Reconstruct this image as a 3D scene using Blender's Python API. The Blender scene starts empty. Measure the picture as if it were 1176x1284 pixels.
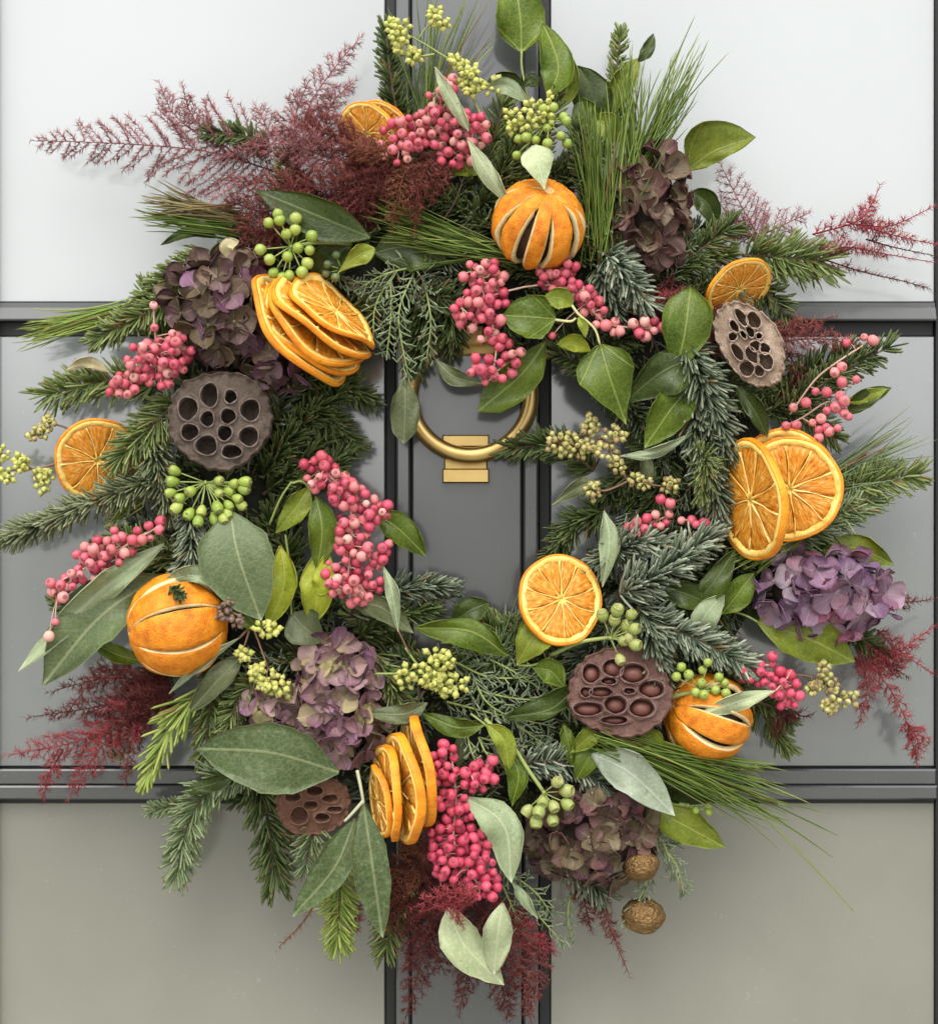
import bpy, math, random
import numpy as np
from mathutils import Vector, Matrix, Quaternion

# ---------------------------------------------------------------- camera, sky, sun, exposure
U = 0.0005            # metres per reference pixel on the door plane
D = 1.15              # camera distance from the door
CX, CY, H0 = 588.0, 642.0, 1.45
scene = bpy.context.scene
cam = bpy.data.cameras.new('camera'); cam_o = bpy.data.objects.new('camera', cam)
scene.collection.objects.link(cam_o); scene.camera = cam_o
cam_o.location = (0, -D, H0); cam_o.rotation_euler = (math.radians(90), 0, 0)
cam.sensor_fit = 'VERTICAL'; cam.sensor_height = 24.0
cam.lens = 24.0 * D / (1284 * U)
cam.clip_start = 0.02; cam.clip_end = 2000
world = bpy.data.worlds.new('World'); scene.world = world; world.use_nodes = True
wn = world.node_tree
sky = wn.nodes.new('ShaderNodeTexSky'); sky.sky_type = 'NISHITA'; sky.sun_disc = False
SUN_EL, SUN_AZ = 56.0, 188.0
sky.sun_elevation = math.radians(SUN_EL); sky.sun_rotation = math.radians(SUN_AZ)
sky.air_density = 1.0; sky.dust_density = 3.0
hs = wn.nodes.new('ShaderNodeHueSaturation'); hs.inputs['Saturation'].default_value = 0.05
bg = wn.nodes['Background']; bg.inputs['Strength'].default_value = 0.15
wn.links.new(sky.outputs[0], hs.inputs['Color'])
# even overcast: soft cloud relief over the whole sky
_tc = wn.nodes.new('ShaderNodeTexCoord'); _cn = wn.nodes.new('ShaderNodeTexNoise'); _cr = wn.nodes.new('ShaderNodeMapRange')
_cn.inputs['Scale'].default_value = 5.5; _cn.inputs['Detail'].default_value = 5; _cn.inputs['Roughness'].default_value = .6
_cr.inputs[1].default_value = .34; _cr.inputs[2].default_value = .66; _cr.inputs[3].default_value = .62; _cr.inputs[4].default_value = 1.30
_cm = wn.nodes.new('ShaderNodeMix'); _cm.data_type = 'RGBA'; _cm.blend_type = 'MULTIPLY'; _cm.inputs[0].default_value = 1.0
wn.links.new(_tc.outputs['Generated'], _cn.inputs['Vector']); wn.links.new(_cn.outputs[0], _cr.inputs[0])
wn.links.new(hs.outputs[0], _cm.inputs[6]); wn.links.new(_cr.outputs[0], _cm.inputs[7]); wn.links.new(_cm.outputs[2], bg.inputs['Color'])
sun = bpy.data.lights.new('sun', 'SUN'); sun.energy = 0.8; sun.angle = math.radians(55); sun.color = (1.0, .95, .88)
sun_o = bpy.data.objects.new('sun', sun); scene.collection.objects.link(sun_o)
_e, _a = math.radians(SUN_EL), math.radians(SUN_AZ)
_sd = Vector((math.sin(_a) * math.cos(_e), math.cos(_a) * math.cos(_e), math.sin(_e)))
sun_o.rotation_euler = _sd.to_track_quat('Z', 'Y').to_euler(); sun_o.location = (0, -3, 5)
vs = scene.view_settings
vs.view_transform = 'Standard'; vs.look = 'None'; vs.gamma = 1.0; vs.use_curve_mapping = False
vs.exposure = 1.0
scene.cycles.max_bounces = 6; scene.cycles.diffuse_bounces = 2; scene.cycles.transparent_max_bounces = 4

# ---------------------------------------------------------------- helpers
C = scene.collection
rng = np.random.default_rng(11)
random.seed(5)

def Wv(P):
    P = np.asarray(P, float).reshape(-1, 3)
    k = (D - P[:, 2] * U) / D
    return np.stack([(P[:, 0] - CX) * U * k, -P[:, 2] * U, (CY - P[:, 1]) * U * k + H0], 1)
def W(x, y, d=0): return Vector(Wv([(x, y, d)])[0])
def kd(d): return U * (D - d * U) / D

def mesh(name, V, F, mats, attrs=None, midx=None, smooth=True):
    """V (n,3) metres; F list of arrays/lists of faces"""
    me = bpy.data.meshes.new(name)
    V = np.asarray(V, np.float32)
    lists = F if isinstance(F, (list, tuple)) else [F]
    if len(lists) and not isinstance(lists[0], np.ndarray):
        lists = [np.asarray([f for f in lists if len(f) == n], np.int32) for n in sorted({len(f) for f in lists})]
    lists = [f for f in lists if len(f)]
    me.vertices.add(len(V)); me.vertices.foreach_set('co', V.ravel())
    loops = np.concatenate([f.ravel() for f in lists]).astype(np.int32)
    tot = np.concatenate([np.full(len(f), f.shape[1], np.int32) for f in lists])
    start = np.concatenate([[0], np.cumsum(tot)[:-1]]).astype(np.int32)
    me.loops.add(len(loops)); me.loops.foreach_set('vertex_index', loops)
    me.polygons.add(len(tot)); me.polygons.foreach_set('loop_start', start)
    me.polygons.foreach_set('loop_total', tot)
    me.polygons.foreach_set('use_smooth', np.full(len(tot), smooth, bool))
    for m in (mats if isinstance(mats, (list, tuple)) else [mats]): me.materials.append(m)
    if midx is not None: me.polygons.foreach_set('material_index', np.asarray(midx, np.int32))
    for k, a in (attrs or {}).items():
        a = np.asarray(a, np.float32)
        if k == 'Col':
            at = me.attributes.new('Col', 'FLOAT_COLOR', 'POINT')
            at.data.foreach_set('color', np.concatenate([a, np.ones((len(a), 1), np.float32)], 1).ravel())
        else:
            at = me.attributes.new(k, 'FLOAT_VECTOR', 'POINT'); at.data.foreach_set('vector', a.ravel())
    me.update(calc_edges=True)
    return me

def thing(name, label, cat, loc, group=None, kind=None):
    o = bpy.data.objects.new(name, None); C.objects.link(o); o.location = loc
    o.empty_display_size = 0.01
    tag(o, label, cat, group, kind); return o
def tag(o, label=None, cat=None, group=None, kind=None):
    if label: o['label'] = label
    if cat: o['category'] = cat
    if group: o['group'] = group
    if kind: o['kind'] = kind
    return o
def part(name, me, parent, loc=(0, 0, 0), rot=None, scale=None, kind=None, label=None):
    o = bpy.data.objects.new(name, me); C.objects.link(o); o.parent = parent; o.location = loc
    if rot is not None: o.rotation_mode = 'QUATERNION'; o.rotation_quaternion = rot
    if scale is not None: o.scale = scale if hasattr(scale, '__len__') else (scale,) * 3
    if kind: o['kind'] = kind
    if label: o['label'] = label
    return o
def pxpart(name, VF, mat, th, attrs=None, kind=None, smooth=True, label=None):
    """VF authored in picture-pixel space (x, y down, depth toward viewer): placed in metres about the thing"""
    V, F = VF
    P = Wv(V) - np.array(th.location)
    F = [np.ascontiguousarray(f[:, ::-1]) for f in F if len(f)]
    return part(name, mesh(name, P, F, mat, attrs, smooth=smooth), th, kind=kind, label=label)

def path(ctrl, n=20):
    c = np.asarray(ctrl, float)
    if len(c) == 2: return c[0] + (c[1] - c[0]) * np.linspace(0, 1, n)[:, None]
    p = np.vstack([2 * c[0] - c[1], c, 2 * c[-1] - c[-2]])
    t = np.linspace(0, len(c) - 1 - 1e-6, n); i = t.astype(int); f = (t - i)[:, None]
    a, b, e, g = p[i], p[i + 1], p[i + 2], p[i + 3]
    return .5 * ((2 * b) + (-a + e) * f + (2 * a - 5 * b + 4 * e - g) * f ** 2 + (-a + 3 * b - 3 * e + g) * f ** 3)
def plen(p): return np.linalg.norm(np.diff(p, axis=0), axis=1).sum()
def norm(v): return v / (np.linalg.norm(v, axis=-1, keepdims=True) + 1e-9)
def tang(p): return norm(np.gradient(p, axis=0))

def join(parts):
    Vs, Q, T, At, off = [], [], [], [], 0
    for item in parts:
        V, F = item[0], item[1]
        Vs.append(V)
        for f in F:
            (Q if f.shape[1] == 4 else T).append(f + off)
        if len(item) > 2: At.append(item[2])
        off += len(V)
    F = ([np.vstack(Q)] if Q else []) + ([np.vstack(T)] if T else [])
    return np.vstack(Vs), F, (np.vstack(At) if At else None)

def tube(p, r, n=6):
    p = np.asarray(p, float); m = len(p); r = np.broadcast_to(np.asarray(r, float), (m,))
    t = tang(p); ref = np.tile(np.array([.13, .21, 1.]), (m, 1))
    s = norm(np.cross(t, ref)); u = np.cross(s, t)
    a = np.linspace(0, 2 * np.pi, n, endpoint=False)
    V = (p[:, None] + r[:, None, None] * (np.cos(a)[None, :, None] * s[:, None] + np.sin(a)[None, :, None] * u[:, None])).reshape(-1, 3)
    i = np.arange(m - 1)[:, None] * n; j = np.arange(n)[None]; k = (j + 1) % n
    Q = np.stack([i + j, i + k, i + n + k, i + n + j], -1).reshape(-1, 4)
    T = []
    V = np.vstack([V, p[0], p[-1]])
    for q in range(n):
        T.append((m * n, (q + 1) % n, q)); T.append((m * n + 1, (m - 1) * n + q, (m - 1) * n + (q + 1) % n))
    return V, [Q, np.array(T)]

def needles(B, Dv, L, wid, bend, nside=4, rings=(0, .45, .85), prof=(.7, 1, .75), flat=.5, ref=None):
    """vectorised tapered needles; arrays of N"""
    N = len(B); B = np.asarray(B, float); Dv = norm(np.asarray(Dv, float))
    L = np.broadcast_to(L, (N,)).reshape(-1, 1); wid = np.broadcast_to(wid, (N,)).reshape(-1, 1)
    if ref is None: ref = np.tile(np.array([0, 0, 1.]), (N, 1)) + rng.normal(0, .35, (N, 3))
    s = norm(np.cross(Dv, ref)); u = np.cross(s, Dv)
    a = np.arange(nside) * 2 * np.pi / nside
    R = []
    for t, w in zip(rings, prof):
        c = B + Dv * L * t + bend * L * t * t
        for q in a: R.append(c + s * (np.cos(q) * wid * w * .5) + u * (np.sin(q) * wid * w * .5 * flat))
    R.append(B + Dv * L + bend * L)
    nv = len(R); V = np.stack(R, 1).reshape(-1, 3)
    base = (np.arange(N) * nv)[:, None]
    q = []; m = len(rings)
    for r in range(m - 1):
        for k in range(nside):
            k2 = (k + 1) % nside
            q.append((r * nside + k, r * nside + k2, (r + 1) * nside + k2, (r + 1) * nside + k))
    t3 = [((m - 1) * nside + k, (m - 1) * nside + (k + 1) % nside, nv - 1) for k in range(nside)]
    F = []
    if q: F.append((base[:, :, None] + np.array(q)[None]).reshape(-1, 4))
    F.append((base[:, :, None] + np.array(t3)[None]).reshape(-1, 3))
    return V, F, nv

# ---------------------------------------------------------------- materials
def new_mat(name):
    m = bpy.data.materials.new(name); m.use_nodes = True
    nt = m.node_tree; b = nt.nodes['Principled BSDF']; return m, nt, b
class NB:
    def __init__(s, nt): s.nt = nt
    def n(s, t, **kw):
        x = s.nt.nodes.new(t)
        for k, v in kw.items(): setattr(x, k, v)
        return x
    def lk(s, a, b): s.nt.links.new(a, b)
    def set(s, sock, v):
        if isinstance(v, bpy.types.NodeSocket): s.lk(v, sock)
        else: sock.default_value = v
    def m(s, op, a, b=0.0, c=None):
        x = s.n('ShaderNodeMath', operation=op); s.set(x.inputs[0], a); s.set(x.inputs[1], b)
        if c is not None: s.set(x.inputs[2], c)
        return x.outputs[0]
    def mix(s, f, a, b, mode='MIX'):
        x = s.n('ShaderNodeMix', data_type='RGBA', blend_type=mode)
        s.set(x.inputs[0], f); s.set(x.inputs[6], c4(a)); s.set(x.inputs[7], c4(b)); return x.outputs[2]
    def ramp(s, f, stops, interp='LINEAR'):
        x = s.n('ShaderNodeValToRGB'); s.set(x.inputs[0], f); r = x.color_ramp; r.interpolation = interp
        while len(r.elements) < len(stops): r.elements.new(.5)
        for e, (p, c) in zip(r.elements, stops): e.position = p; e.color = c4(c)
        return x.outputs[0]
    def noise(s, vec=None, scale=5., detail=3., rough=.55, out=0):
        x = s.n('ShaderNodeTexNoise'); x.inputs['Scale'].default_value = scale
        x.inputs['Detail'].default_value = detail; x.inputs['Roughness'].default_value = rough
        if vec is not None: s.lk(vec, x.inputs['Vector'])
        return x.outputs[out]
    def step(s, x, lo, hi):
        y = s.n('ShaderNodeMapRange', interpolation_type='SMOOTHSTEP'); s.set(y.inputs[0], x)
        s.set(y.inputs[1], lo); s.set(y.inputs[2], hi); return y.outputs[0]
    def bump(s, h, strength=.3, dist=.001):
        x = s.n('ShaderNodeBump'); x.inputs['Strength'].default_value = strength
        x.inputs['Distance'].default_value = dist; s.lk(h, x.inputs['Height']); return x.outputs[0]
    def obj(s): return s.n('ShaderNodeTexCoord').outputs['Object']
    def rnd(s): return s.n('ShaderNodeObjectInfo').outputs['Random']
def c4(c): return (*c, 1.0) if isinstance(c, (tuple, list)) and len(c) == 3 else c
def srgb(r, g, b):
    f = lambda x: (x / 255 / 12.92) if x / 255 <= .04045 else ((x / 255 + .055) / 1.055) ** 2.4
    return (f(r), f(g), f(b))
def translucent(nb, b, col, amt):
    t = nb.n('ShaderNodeBsdfTranslucent'); nb.set(t.inputs[0], col)
    mx = nb.n('ShaderNodeMixShader'); mx.inputs[0].default_value = amt
    nb.lk(b.outputs[0], mx.inputs[1]); nb.lk(t.outputs[0], mx.inputs[2])
    nb.lk(mx.outputs[0], nb.nt.nodes['Material Output'].inputs[0])

def simple(name, col, rough=.5, metal=0., spec=.5, nscale=0, namt=.25, bumpd=0., coat=0.):
    m, nt, b = new_mat(name); nb = NB(nt)
    b.inputs['Roughness'].default_value = rough; b.inputs['Metallic'].default_value = metal
    b.inputs['Specular IOR Level'].default_value = spec; b.inputs['Coat Weight'].default_value = coat
    b.inputs['Coat Roughness'].default_value = .05
    if nscale:
        v = nb.noise(nb.obj(), nscale, 4)
        nb.lk(nb.mix(v, tuple(x * (1 - namt) for x in col), tuple(min(1, x * (1 + namt)) for x in col)), b.inputs['Base Color'])
        if bumpd: nb.lk(nb.bump(v, .6, bumpd), b.inputs['Normal'])
    else: b.inputs['Base Color'].default_value = c4(col)
    return m

def col_mat(name, rough=.5, spec=.4, trans=.0):
    m, nt, b = new_mat(name); nb = NB(nt)
    a = nb.n('ShaderNodeAttribute', attribute_name='Col')
    nb.lk(a.outputs['Color'], b.inputs['Base Color'])
    b.inputs['Roughness'].default_value = rough; b.inputs['Specular IOR Level'].default_value = spec
    if trans: translucent(nb, b, a.outputs['Color'], trans)
    return m
M_needle = col_mat('needle', .45, .22, .05)
M_pine = col_mat('pine_needle', .40, .25, .1)
M_fern = col_mat('fern_hair', .7, .2, .12)
M_herb = col_mat('herb_needle', .55, .3, .08)
M_twig = simple('twig_bark', (.10, .065, .035), .8, nscale=900, namt=.5, bumpd=.0003)
M_gstem = simple('green_stem', (.27, .33, .09), .5, nscale=300, namt=.2)
M_pstem = simple('pink_stem', (.50, .33, .25), .6)
M_bstem = simple('brown_stem', (.24, .13, .08), .6)

def leaf_mat(name, base, vein, dark, rough=.36, pinn=True, vstr=.55, mott=.25, trans=.14, spec=.30, blotch=0., bl_col=(.5, .52, .42)):
    m, nt, b = new_mat(name); nb = NB(nt)
    a = nb.n('ShaderNodeAttribute', attribute_name='luv'); sp = nb.n('ShaderNodeSeparateXYZ')
    nb.lk(a.outputs['Vector'], sp.inputs[0]); u, v, asp = sp.outputs
    x = nb.m('MULTIPLY', u, asp); ax = nb.m('ABSOLUTE', x)
    wob = nb.m('MULTIPLY', nb.m('SUBTRACT', nb.noise(nb.obj(), 90, 2), .5), .035)
    rib = nb.m('SUBTRACT', 1., nb.step(ax, .004, .017))
    if pinn:
        s = nb.m('FRACT', nb.m('MULTIPLY', nb.m('ADD', nb.m('SUBTRACT', v, nb.m('MULTIPLY', ax, .75)), wob), 9.))
        dist = nb.m('DIVIDE', nb.m('ABSOLUTE', nb.m('SUBTRACT', s, .5)), 9.)
        side = nb.m('MULTIPLY', nb.m('SUBTRACT', 1., nb.step(dist, .001, .010)), .22)
    else:
        yy = nb.m('ADD', v, .02); th = nb.m('ADD', nb.m('ARCTAN2', x, yy), wob)
        r = nb.m('SQRT', nb.m('ADD', nb.m('MULTIPLY', x, x), nb.m('MULTIPLY', yy, yy)))
        f = nb.m('ABSOLUTE', nb.m('SUBTRACT', nb.m('FRACT', nb.m('ADD', nb.m('DIVIDE', th, .62), .5)), .5))
        dist = nb.m('MULTIPLY', nb.m('MULTIPLY', f, .62), r)
        main = nb.m('SUBTRACT', 1., nb.step(dist, .003, .016))
        s = nb.m('FRACT', nb.m('MULTIPLY', nb.m('ADD', nb.m('SUBTRACT', v, nb.m('MULTIPLY', ax, 1.1)), nb.m('MULTIPLY', wob, 2.)), 8.))
        fine = nb.m('MULTIPLY', nb.m('SUBTRACT', 1., nb.step(nb.m('ABSOLUTE', nb.m('SUBTRACT', s, .5)), .01, .1)), .16)
        side = nb.m('MAXIMUM', nb.m('MULTIPLY', main, .8), fine)
    vm = nb.m('MAXIMUM', rib, side)
    vo = nb.n('ShaderNodeTexVoronoi', feature='DISTANCE_TO_EDGE'); vo.inputs['Scale'].default_value = 330; nb.lk(nb.obj(), vo.inputs['Vector'])
    net = nb.m('SUBTRACT', 1., nb.step(vo.outputs['Distance'], .0, .10))
    nz = nb.noise(nb.obj(), 55, 4); nz2 = nb.noise(nb.obj(), 480, 3)
    c = nb.mix(nb.step(nz, .5 - mott, .5 + mott), dark, base)
    c = nb.mix(nb.m('MULTIPLY', nb.step(nz2, .42, .75), .3), c, tuple(min(1, q * 1.5 + .01) for q in base))
    if blotch: c = nb.mix(nb.m('MULTIPLY', nb.step(nb.noise(nb.obj(), 260, 5, .7), .48, .68), blotch), c, bl_col)
    c = nb.mix(nb.m('MULTIPLY', vm, vstr), c, vein)
    c = nb.mix(nb.m('MULTIPLY', net, .16), c, vein)
    edge = nb.step(nb.m('ABSOLUTE', u), .93, 1.0)
    c = nb.mix(nb.m('MULTIPLY', edge, .35), c, vein)
    hv = nb.n('ShaderNodeHueSaturation'); nb.lk(c, hv.inputs['Color'])
    nb.lk(nb.m('ADD', .82, nb.m('MULTIPLY', nb.rnd(), .36)), hv.inputs['Value'])
    spt = nb.step(nb.noise(nb.obj(), 330, 1), .70, .76)
    fin = nb.mix(nb.m('MULTIPLY', spt, .55), hv.outputs[0], (.10, .06, .02))
    nb.lk(fin, b.inputs['Base Color'])
    nb.lk(nb.m('ADD', rough - .06, nb.m('MULTIPLY', nz2, .14)), b.inputs['Roughness']); b.inputs['Specular IOR Level'].default_value = spec
    nb.lk(nb.bump(nb.m('SUBTRACT', nb.m('MULTIPLY', nz2, .35), nb.m('ADD', nb.m('MULTIPLY', vm, .7), nb.m('MULTIPLY', net, .25))), .55, .0006), b.inputs['Normal'])
    translucent(nb, b, hv.outputs[0], trans)
    return m
LM = {
 'ivy':   leaf_mat('leaf_ivy', (.105, .155, .011), (.31, .36, .08), (.046, .084, .006), .30, False, .6),
 'ivyd':  leaf_mat('leaf_ivy_dark', (.052, .078, .011), (.14, .175, .05), (.022, .038, .006), .28, False, .5),
 'ivyl':  leaf_mat('leaf_ivy_light', (.25, .295, .026), (.44, .47, .13), (.130, .180, .016), .34, False, .5, trans=.25),
 'ivyy':  leaf_mat('leaf_ivy_yellow', (.50, .52, .030), (.62, .62, .2), (.24, .32, .022), .34, False, .4, trans=.28),
 'sage':  leaf_mat('leaf_sage', (.30, .36, .20), (.52, .55, .36), (.21, .27, .145), .5, True, .5, .3, .16, .35),
 'sagel': leaf_mat('leaf_sage_pale', (.46, .50, .29), (.66, .68, .46), (.33, .40, .21), .5, True, .45, .3, .16, .35),
 'saged': leaf_mat('leaf_sage_dark', (.125, .145, .062), (.27, .29, .15), (.07, .088, .036), .45, True, .5, .3, .12, .4),
 'euca':  leaf_mat('leaf_gum', (.130, .170, .072), (.38, .41, .22), (.075, .112, .042), .42, True, .5, .35, .12, .4),
 'mott':  leaf_mat('leaf_mottled', (.070, .105, .030), (.30, .33, .16), (.036, .062, .017), .42, True, .45, .3, .1, .4, .42, (.20, .24, .125)),
 'silver':leaf_mat('leaf_silver', (.42, .47, .36), (.62, .65, .50), (.26, .32, .20), .45, True, .4, .35, .12, .4),
 'tan':   leaf_mat('leaf_tan', (.48, .42, .24), (.6, .55, .36), (.36, .31, .17), .55, True, .4, .3, .12, .3),
}
def petal_mat(name, stops, centre):
    m, nt, b = new_mat(name); nb = NB(nt)
    a = nb.n('ShaderNodeAttribute', attribute_name='luv'); sp = nb.n('ShaderNodeSeparateXYZ')
    nb.lk(a.outputs['Vector'], sp.inputs[0]); u, v, asp = sp.outputs
    c = nb.ramp(nb.rnd(), [(i / (len(stops) - 1), s) for i, s in enumerate(stops)])
    n1 = nb.noise(nb.obj(), 2.6, 4, .65)
    c = nb.mix(nb.m('MULTIPLY', nb.step(nb.m('ADD', nb.m('MULTIPLY', v, .8), n1), 1.15, .55), .40), c, centre)
    c = nb.mix(nb.m('MULTIPLY', nb.step(n1, .5, .75), .35), c, tuple(q * .4 for q in stops[0]))
    au = nb.m('ABSOLUTE', u)
    s = nb.m('FRACT', nb.m('MULTIPLY', nb.m('SUBTRACT', v, nb.m('MULTIPLY', au, .5)), 7.))
    vm = nb.m('MAXIMUM', nb.m('SUBTRACT', 1., nb.step(au, .02, .07)), nb.m('MULTIPLY', nb.m('SUBTRACT', 1., nb.step(nb.m('ABSOLUTE', nb.m('SUBTRACT', s, .5)), .03, .16)), .5))
    c = nb.mix(nb.m('MULTIPLY', vm, .22), c, (.62, .50, .46))
    nb.lk(c, b.inputs['Base Color']); b.inputs['Roughness'].default_value = .5
    b.inputs['Specular IOR Level'].default_value = .35
    nb.lk(nb.bump(nb.m('ADD', nb.m('MULTIPLY', vm, -.6), nb.m('MULTIPLY', n1, .6)), .5, .0006), b.inputs['Normal'])
    translucent(nb, b, c, .2); return m
PM = {
 'plum':  petal_mat('petal_plum', [(.060, .020, .034), (.15, .055, .11), (.13, .100, .042), (.28, .12, .24), (.085, .062, .026), (.28, .18, .14), (.11, .085, .035), (.09, .028, .050), (.17, .13, .06)], (.17, .13, .06)),
 'brown': petal_mat('petal_brown', [(.07, .042, .028), (.17, .070, .070), (.36, .26, .18), (.11, .080, .038), (.14, .05, .06), (.085, .055, .038)], (.18, .13, .07)),
 'violet':petal_mat('petal_violet', [(.12, .050, .125), (.28, .15, .25), (.25, .055, .10), (.50, .40, .47), (.15, .07, .16), (.36, .22, .27), (.13, .04, .085), (.22, .12, .24)], (.30, .22, .27)),
 'mauve': petal_mat('petal_mauve', [(.19, .075, .115), (.36, .19, .22), (.44, .38, .17), (.12, .045, .075), (.46, .30, .29), (.24, .11, .20), (.30, .15, .18), (.16, .06, .11)], (.36, .31, .13)),
 'olive': petal_mat('petal_olive', [(.07, .036, .030), (.15, .110, .052), (.25, .075, .11), (.10, .065, .04), (.22, .17, .09), (.10, .04, .055), (.16, .06, .085)], (.21, .18, .08)),
}
def berry_mat(name, stops, spot, spot_z=.86, rough=.46, mott=.32):
    m, nt, b = new_mat(name); nb = NB(nt)
    o = nb.obj(); c = nb.ramp(nb.rnd(), [(i / (len(stops) - 1), s) for i, s in enumerate(stops)])
    n1 = nb.noise(o, 2.2, 4, .6)
    c = nb.mix(nb.m('MULTIPLY', nb.step(n1, .45, .72), mott), c, tuple(min(1, q * 1.35 + .06) for q in stops[0]))
    sp = nb.n('ShaderNodeSeparateXYZ'); nb.lk(o, sp.inputs[0])
    c = nb.mix(nb.m('MULTIPLY', nb.step(sp.outputs[2], spot_z, spot_z + .04), .75), c, spot)
    nb.lk(c, b.inputs['Base Color']); b.inputs['Roughness'].default_value = rough
    nb.lk(nb.bump(nb.noise(o, 6, 3), .25, .0005), b.inputs['Normal']); return m
M_berry = berry_mat('pink_berry', [(.60, .085, .135), (.47, .045, .09), (.68, .17, .20), (.54, .060, .115), (.72, .30, .27), (.40, .035, .07), (.62, .10, .14), (.74, .40, .34)], (.16, .03, .03), .90)
M_berryr = berry_mat('red_pink_berry', [(.58, .055, .110), (.66, .09, .15), (.50, .04, .09), (.62, .07, .13)], (.16, .02, .03), .90)
M_berryp = berry_mat('coral_pink_berry', [(.60, .13, .16), (.53, .075, .12), (.70, .28, .26), (.60, .11, .15)], (.24, .08, .05), .90)
M_gberry = berry_mat('green_berry', [(.30, .38, .055), (.22, .31, .045), (.36, .42, .09), (.26, .33, .05)], (.16, .13, .05), .97, .4)
M_dberry = berry_mat('dark_green_berry', [(.10, .15, .045), (.07, .11, .04), (.14, .17, .06)], (.08, .05, .03), .97, .45)
M_cberry = berry_mat('capped_berry', [(.31, .36, .10), (.26, .31, .08), (.36, .36, .13)], (.22, .085, .055), .93, .45)
M_bud = berry_mat('yellow_bud', [(.50, .50, .12), (.42, .45, .10), (.56, .55, .17)], (.38, .34, .10), .9, .45, .3)
M_budb = berry_mat('brown_bud', [(.46, .44, .13), (.30, .22, .09), (.53, .52, .18), (.40, .38, .11), (.24, .14, .08)], (.20, .12, .07), .9, .5, .3)
M_budd = berry_mat('dusky_bud', [(.16, .10, .075), (.22, .14, .10)], (.1, .06, .05), .9, .5, .3)

def flesh_mat():
    m, nt, b = new_mat('orange_flesh'); nb = NB(nt)
    sp = nb.n('ShaderNodeSeparateXYZ'); nb.lk(nb.obj(), sp.inputs[0])
    x, y, z = sp.outputs
    r = nb.m('SQRT', nb.m('ADD', nb.m('MULTIPLY', x, x), nb.m('MULTIPLY', y, y))); th = nb.m('ARCTAN2', y, x)
    cb = nb.n('ShaderNodeCombineXYZ'); nb.lk(nb.m('MULTIPLY', th, 9.), cb.inputs[0]); nb.lk(nb.m('MULTIPLY', r, 4.5), cb.inputs[1])
    nb.lk(nb.m('MULTIPLY', nb.rnd(), 40.), cb.inputs[2])
    n1 = nb.noise(cb.outputs[0], 1.5, 4, .6); n2 = nb.noise(nb.obj(), 5, 4)
    c = nb.ramp(n1, [(.28, (.52, .12, .006)), (.42, (.80, .27, .016)), (.55, (.90, .40, .040)), (.68, (.97, .66, .20))])
    c = nb.mix(nb.m('MULTIPLY', nb.step(n2, .52, .8), .4), c, (.66, .19, .010))
    nb.lk(c, b.inputs['Base Color']); b.inputs['Roughness'].default_value = .34
    nb.lk(nb.bump(n1, .8, .0012), b.inputs['Normal']); translucent(nb, b, c, .22); return m
M_flesh = flesh_mat()
def skin_mat(name, a, bcol, c, scale, dist):
    m, nt, b = new_mat(name); nb = NB(nt); o = nb.obj()
    n1 = nb.noise(o, scale * .12, 4, .6); n2 = nb.noise(o, scale, 2)
    col = nb.ramp(n1, [(.28, a), (.5, bcol), (.72, c)])
    col = nb.mix(nb.m('MULTIPLY', nb.step(n2, .42, .3), .35), col, tuple(q * .45 for q in a))
    nb.lk(col, b.inputs['Base Color']); b.inputs['Roughness'].default_value = .5; b.inputs['Specular IOR Level'].default_value = .35
    nb.lk(nb.bump(nb.m('ADD', nb.m('MULTIPLY', n1, 1.6), n2), .6, dist), b.inputs['Normal']); return m
M_rind = skin_mat('dried_rind', (.55, .13, .006), (.84, .285, .010), (.90, .37, .022), 14, .0008)
M_rindd = skin_mat('dark_rind', (.50, .13, .010), (.68, .20, .014), (.78, .28, .025), 14, .0008)
M_peel = skin_mat('orange_peel', (.52, .125, .006), (.78, .25, .010), (.86, .34, .025), 30, .0014)
M_pith = skin_mat('yellow_pith', (.74, .36, .045), (.92, .61, .15), (.96, .74, .30), 9, .0008)
M_cream = skin_mat('cream_pith', (.72, .50, .20), (.85, .66, .35), (.90, .76, .48), 12, .0008)
M_pulp = simple('dried_pulp', (.060, .024, .009), .8, nscale=9, namt=.7, bumpd=.002)
def pod_mat(name, a, bcol, c):
    m, nt, b = new_mat(name); nb = NB(nt); o = nb.obj()
    n1 = nb.noise(o, 2.2, 5, .65); n2 = nb.noise(o, 22, 4, .7)
    sp = nb.n('ShaderNodeSeparateXYZ'); nb.lk(o, sp.inputs[0]); th = nb.m('ARCTAN2', sp.outputs[1], sp.outputs[0])
    cb = nb.n('ShaderNodeCombineXYZ'); nb.lk(nb.m('MULTIPLY', th, 12.), cb.inputs[0]); nb.lk(nb.m('MULTIPLY', sp.outputs[2], 3.), cb.inputs[1])
    n3 = nb.noise(cb.outputs[0], 1.2, 3)
    col = nb.ramp(nb.m('ADD', nb.m('MULTIPLY', n1, .6), nb.m('MULTIPLY', n2, .4)), [(.33, a), (.5, bcol), (.68, c)])
    nb.lk(col, b.inputs['Base Color']); b.inputs['Roughness'].default_value = .72; b.inputs['Specular IOR Level'].default_value = .25
    nb.lk(nb.bump(nb.m('ADD', nb.m('MULTIPLY', n2, .7), nb.m('MULTIPLY', n3, .6)), .7, .0012), b.inputs['Normal']); return m
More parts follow.
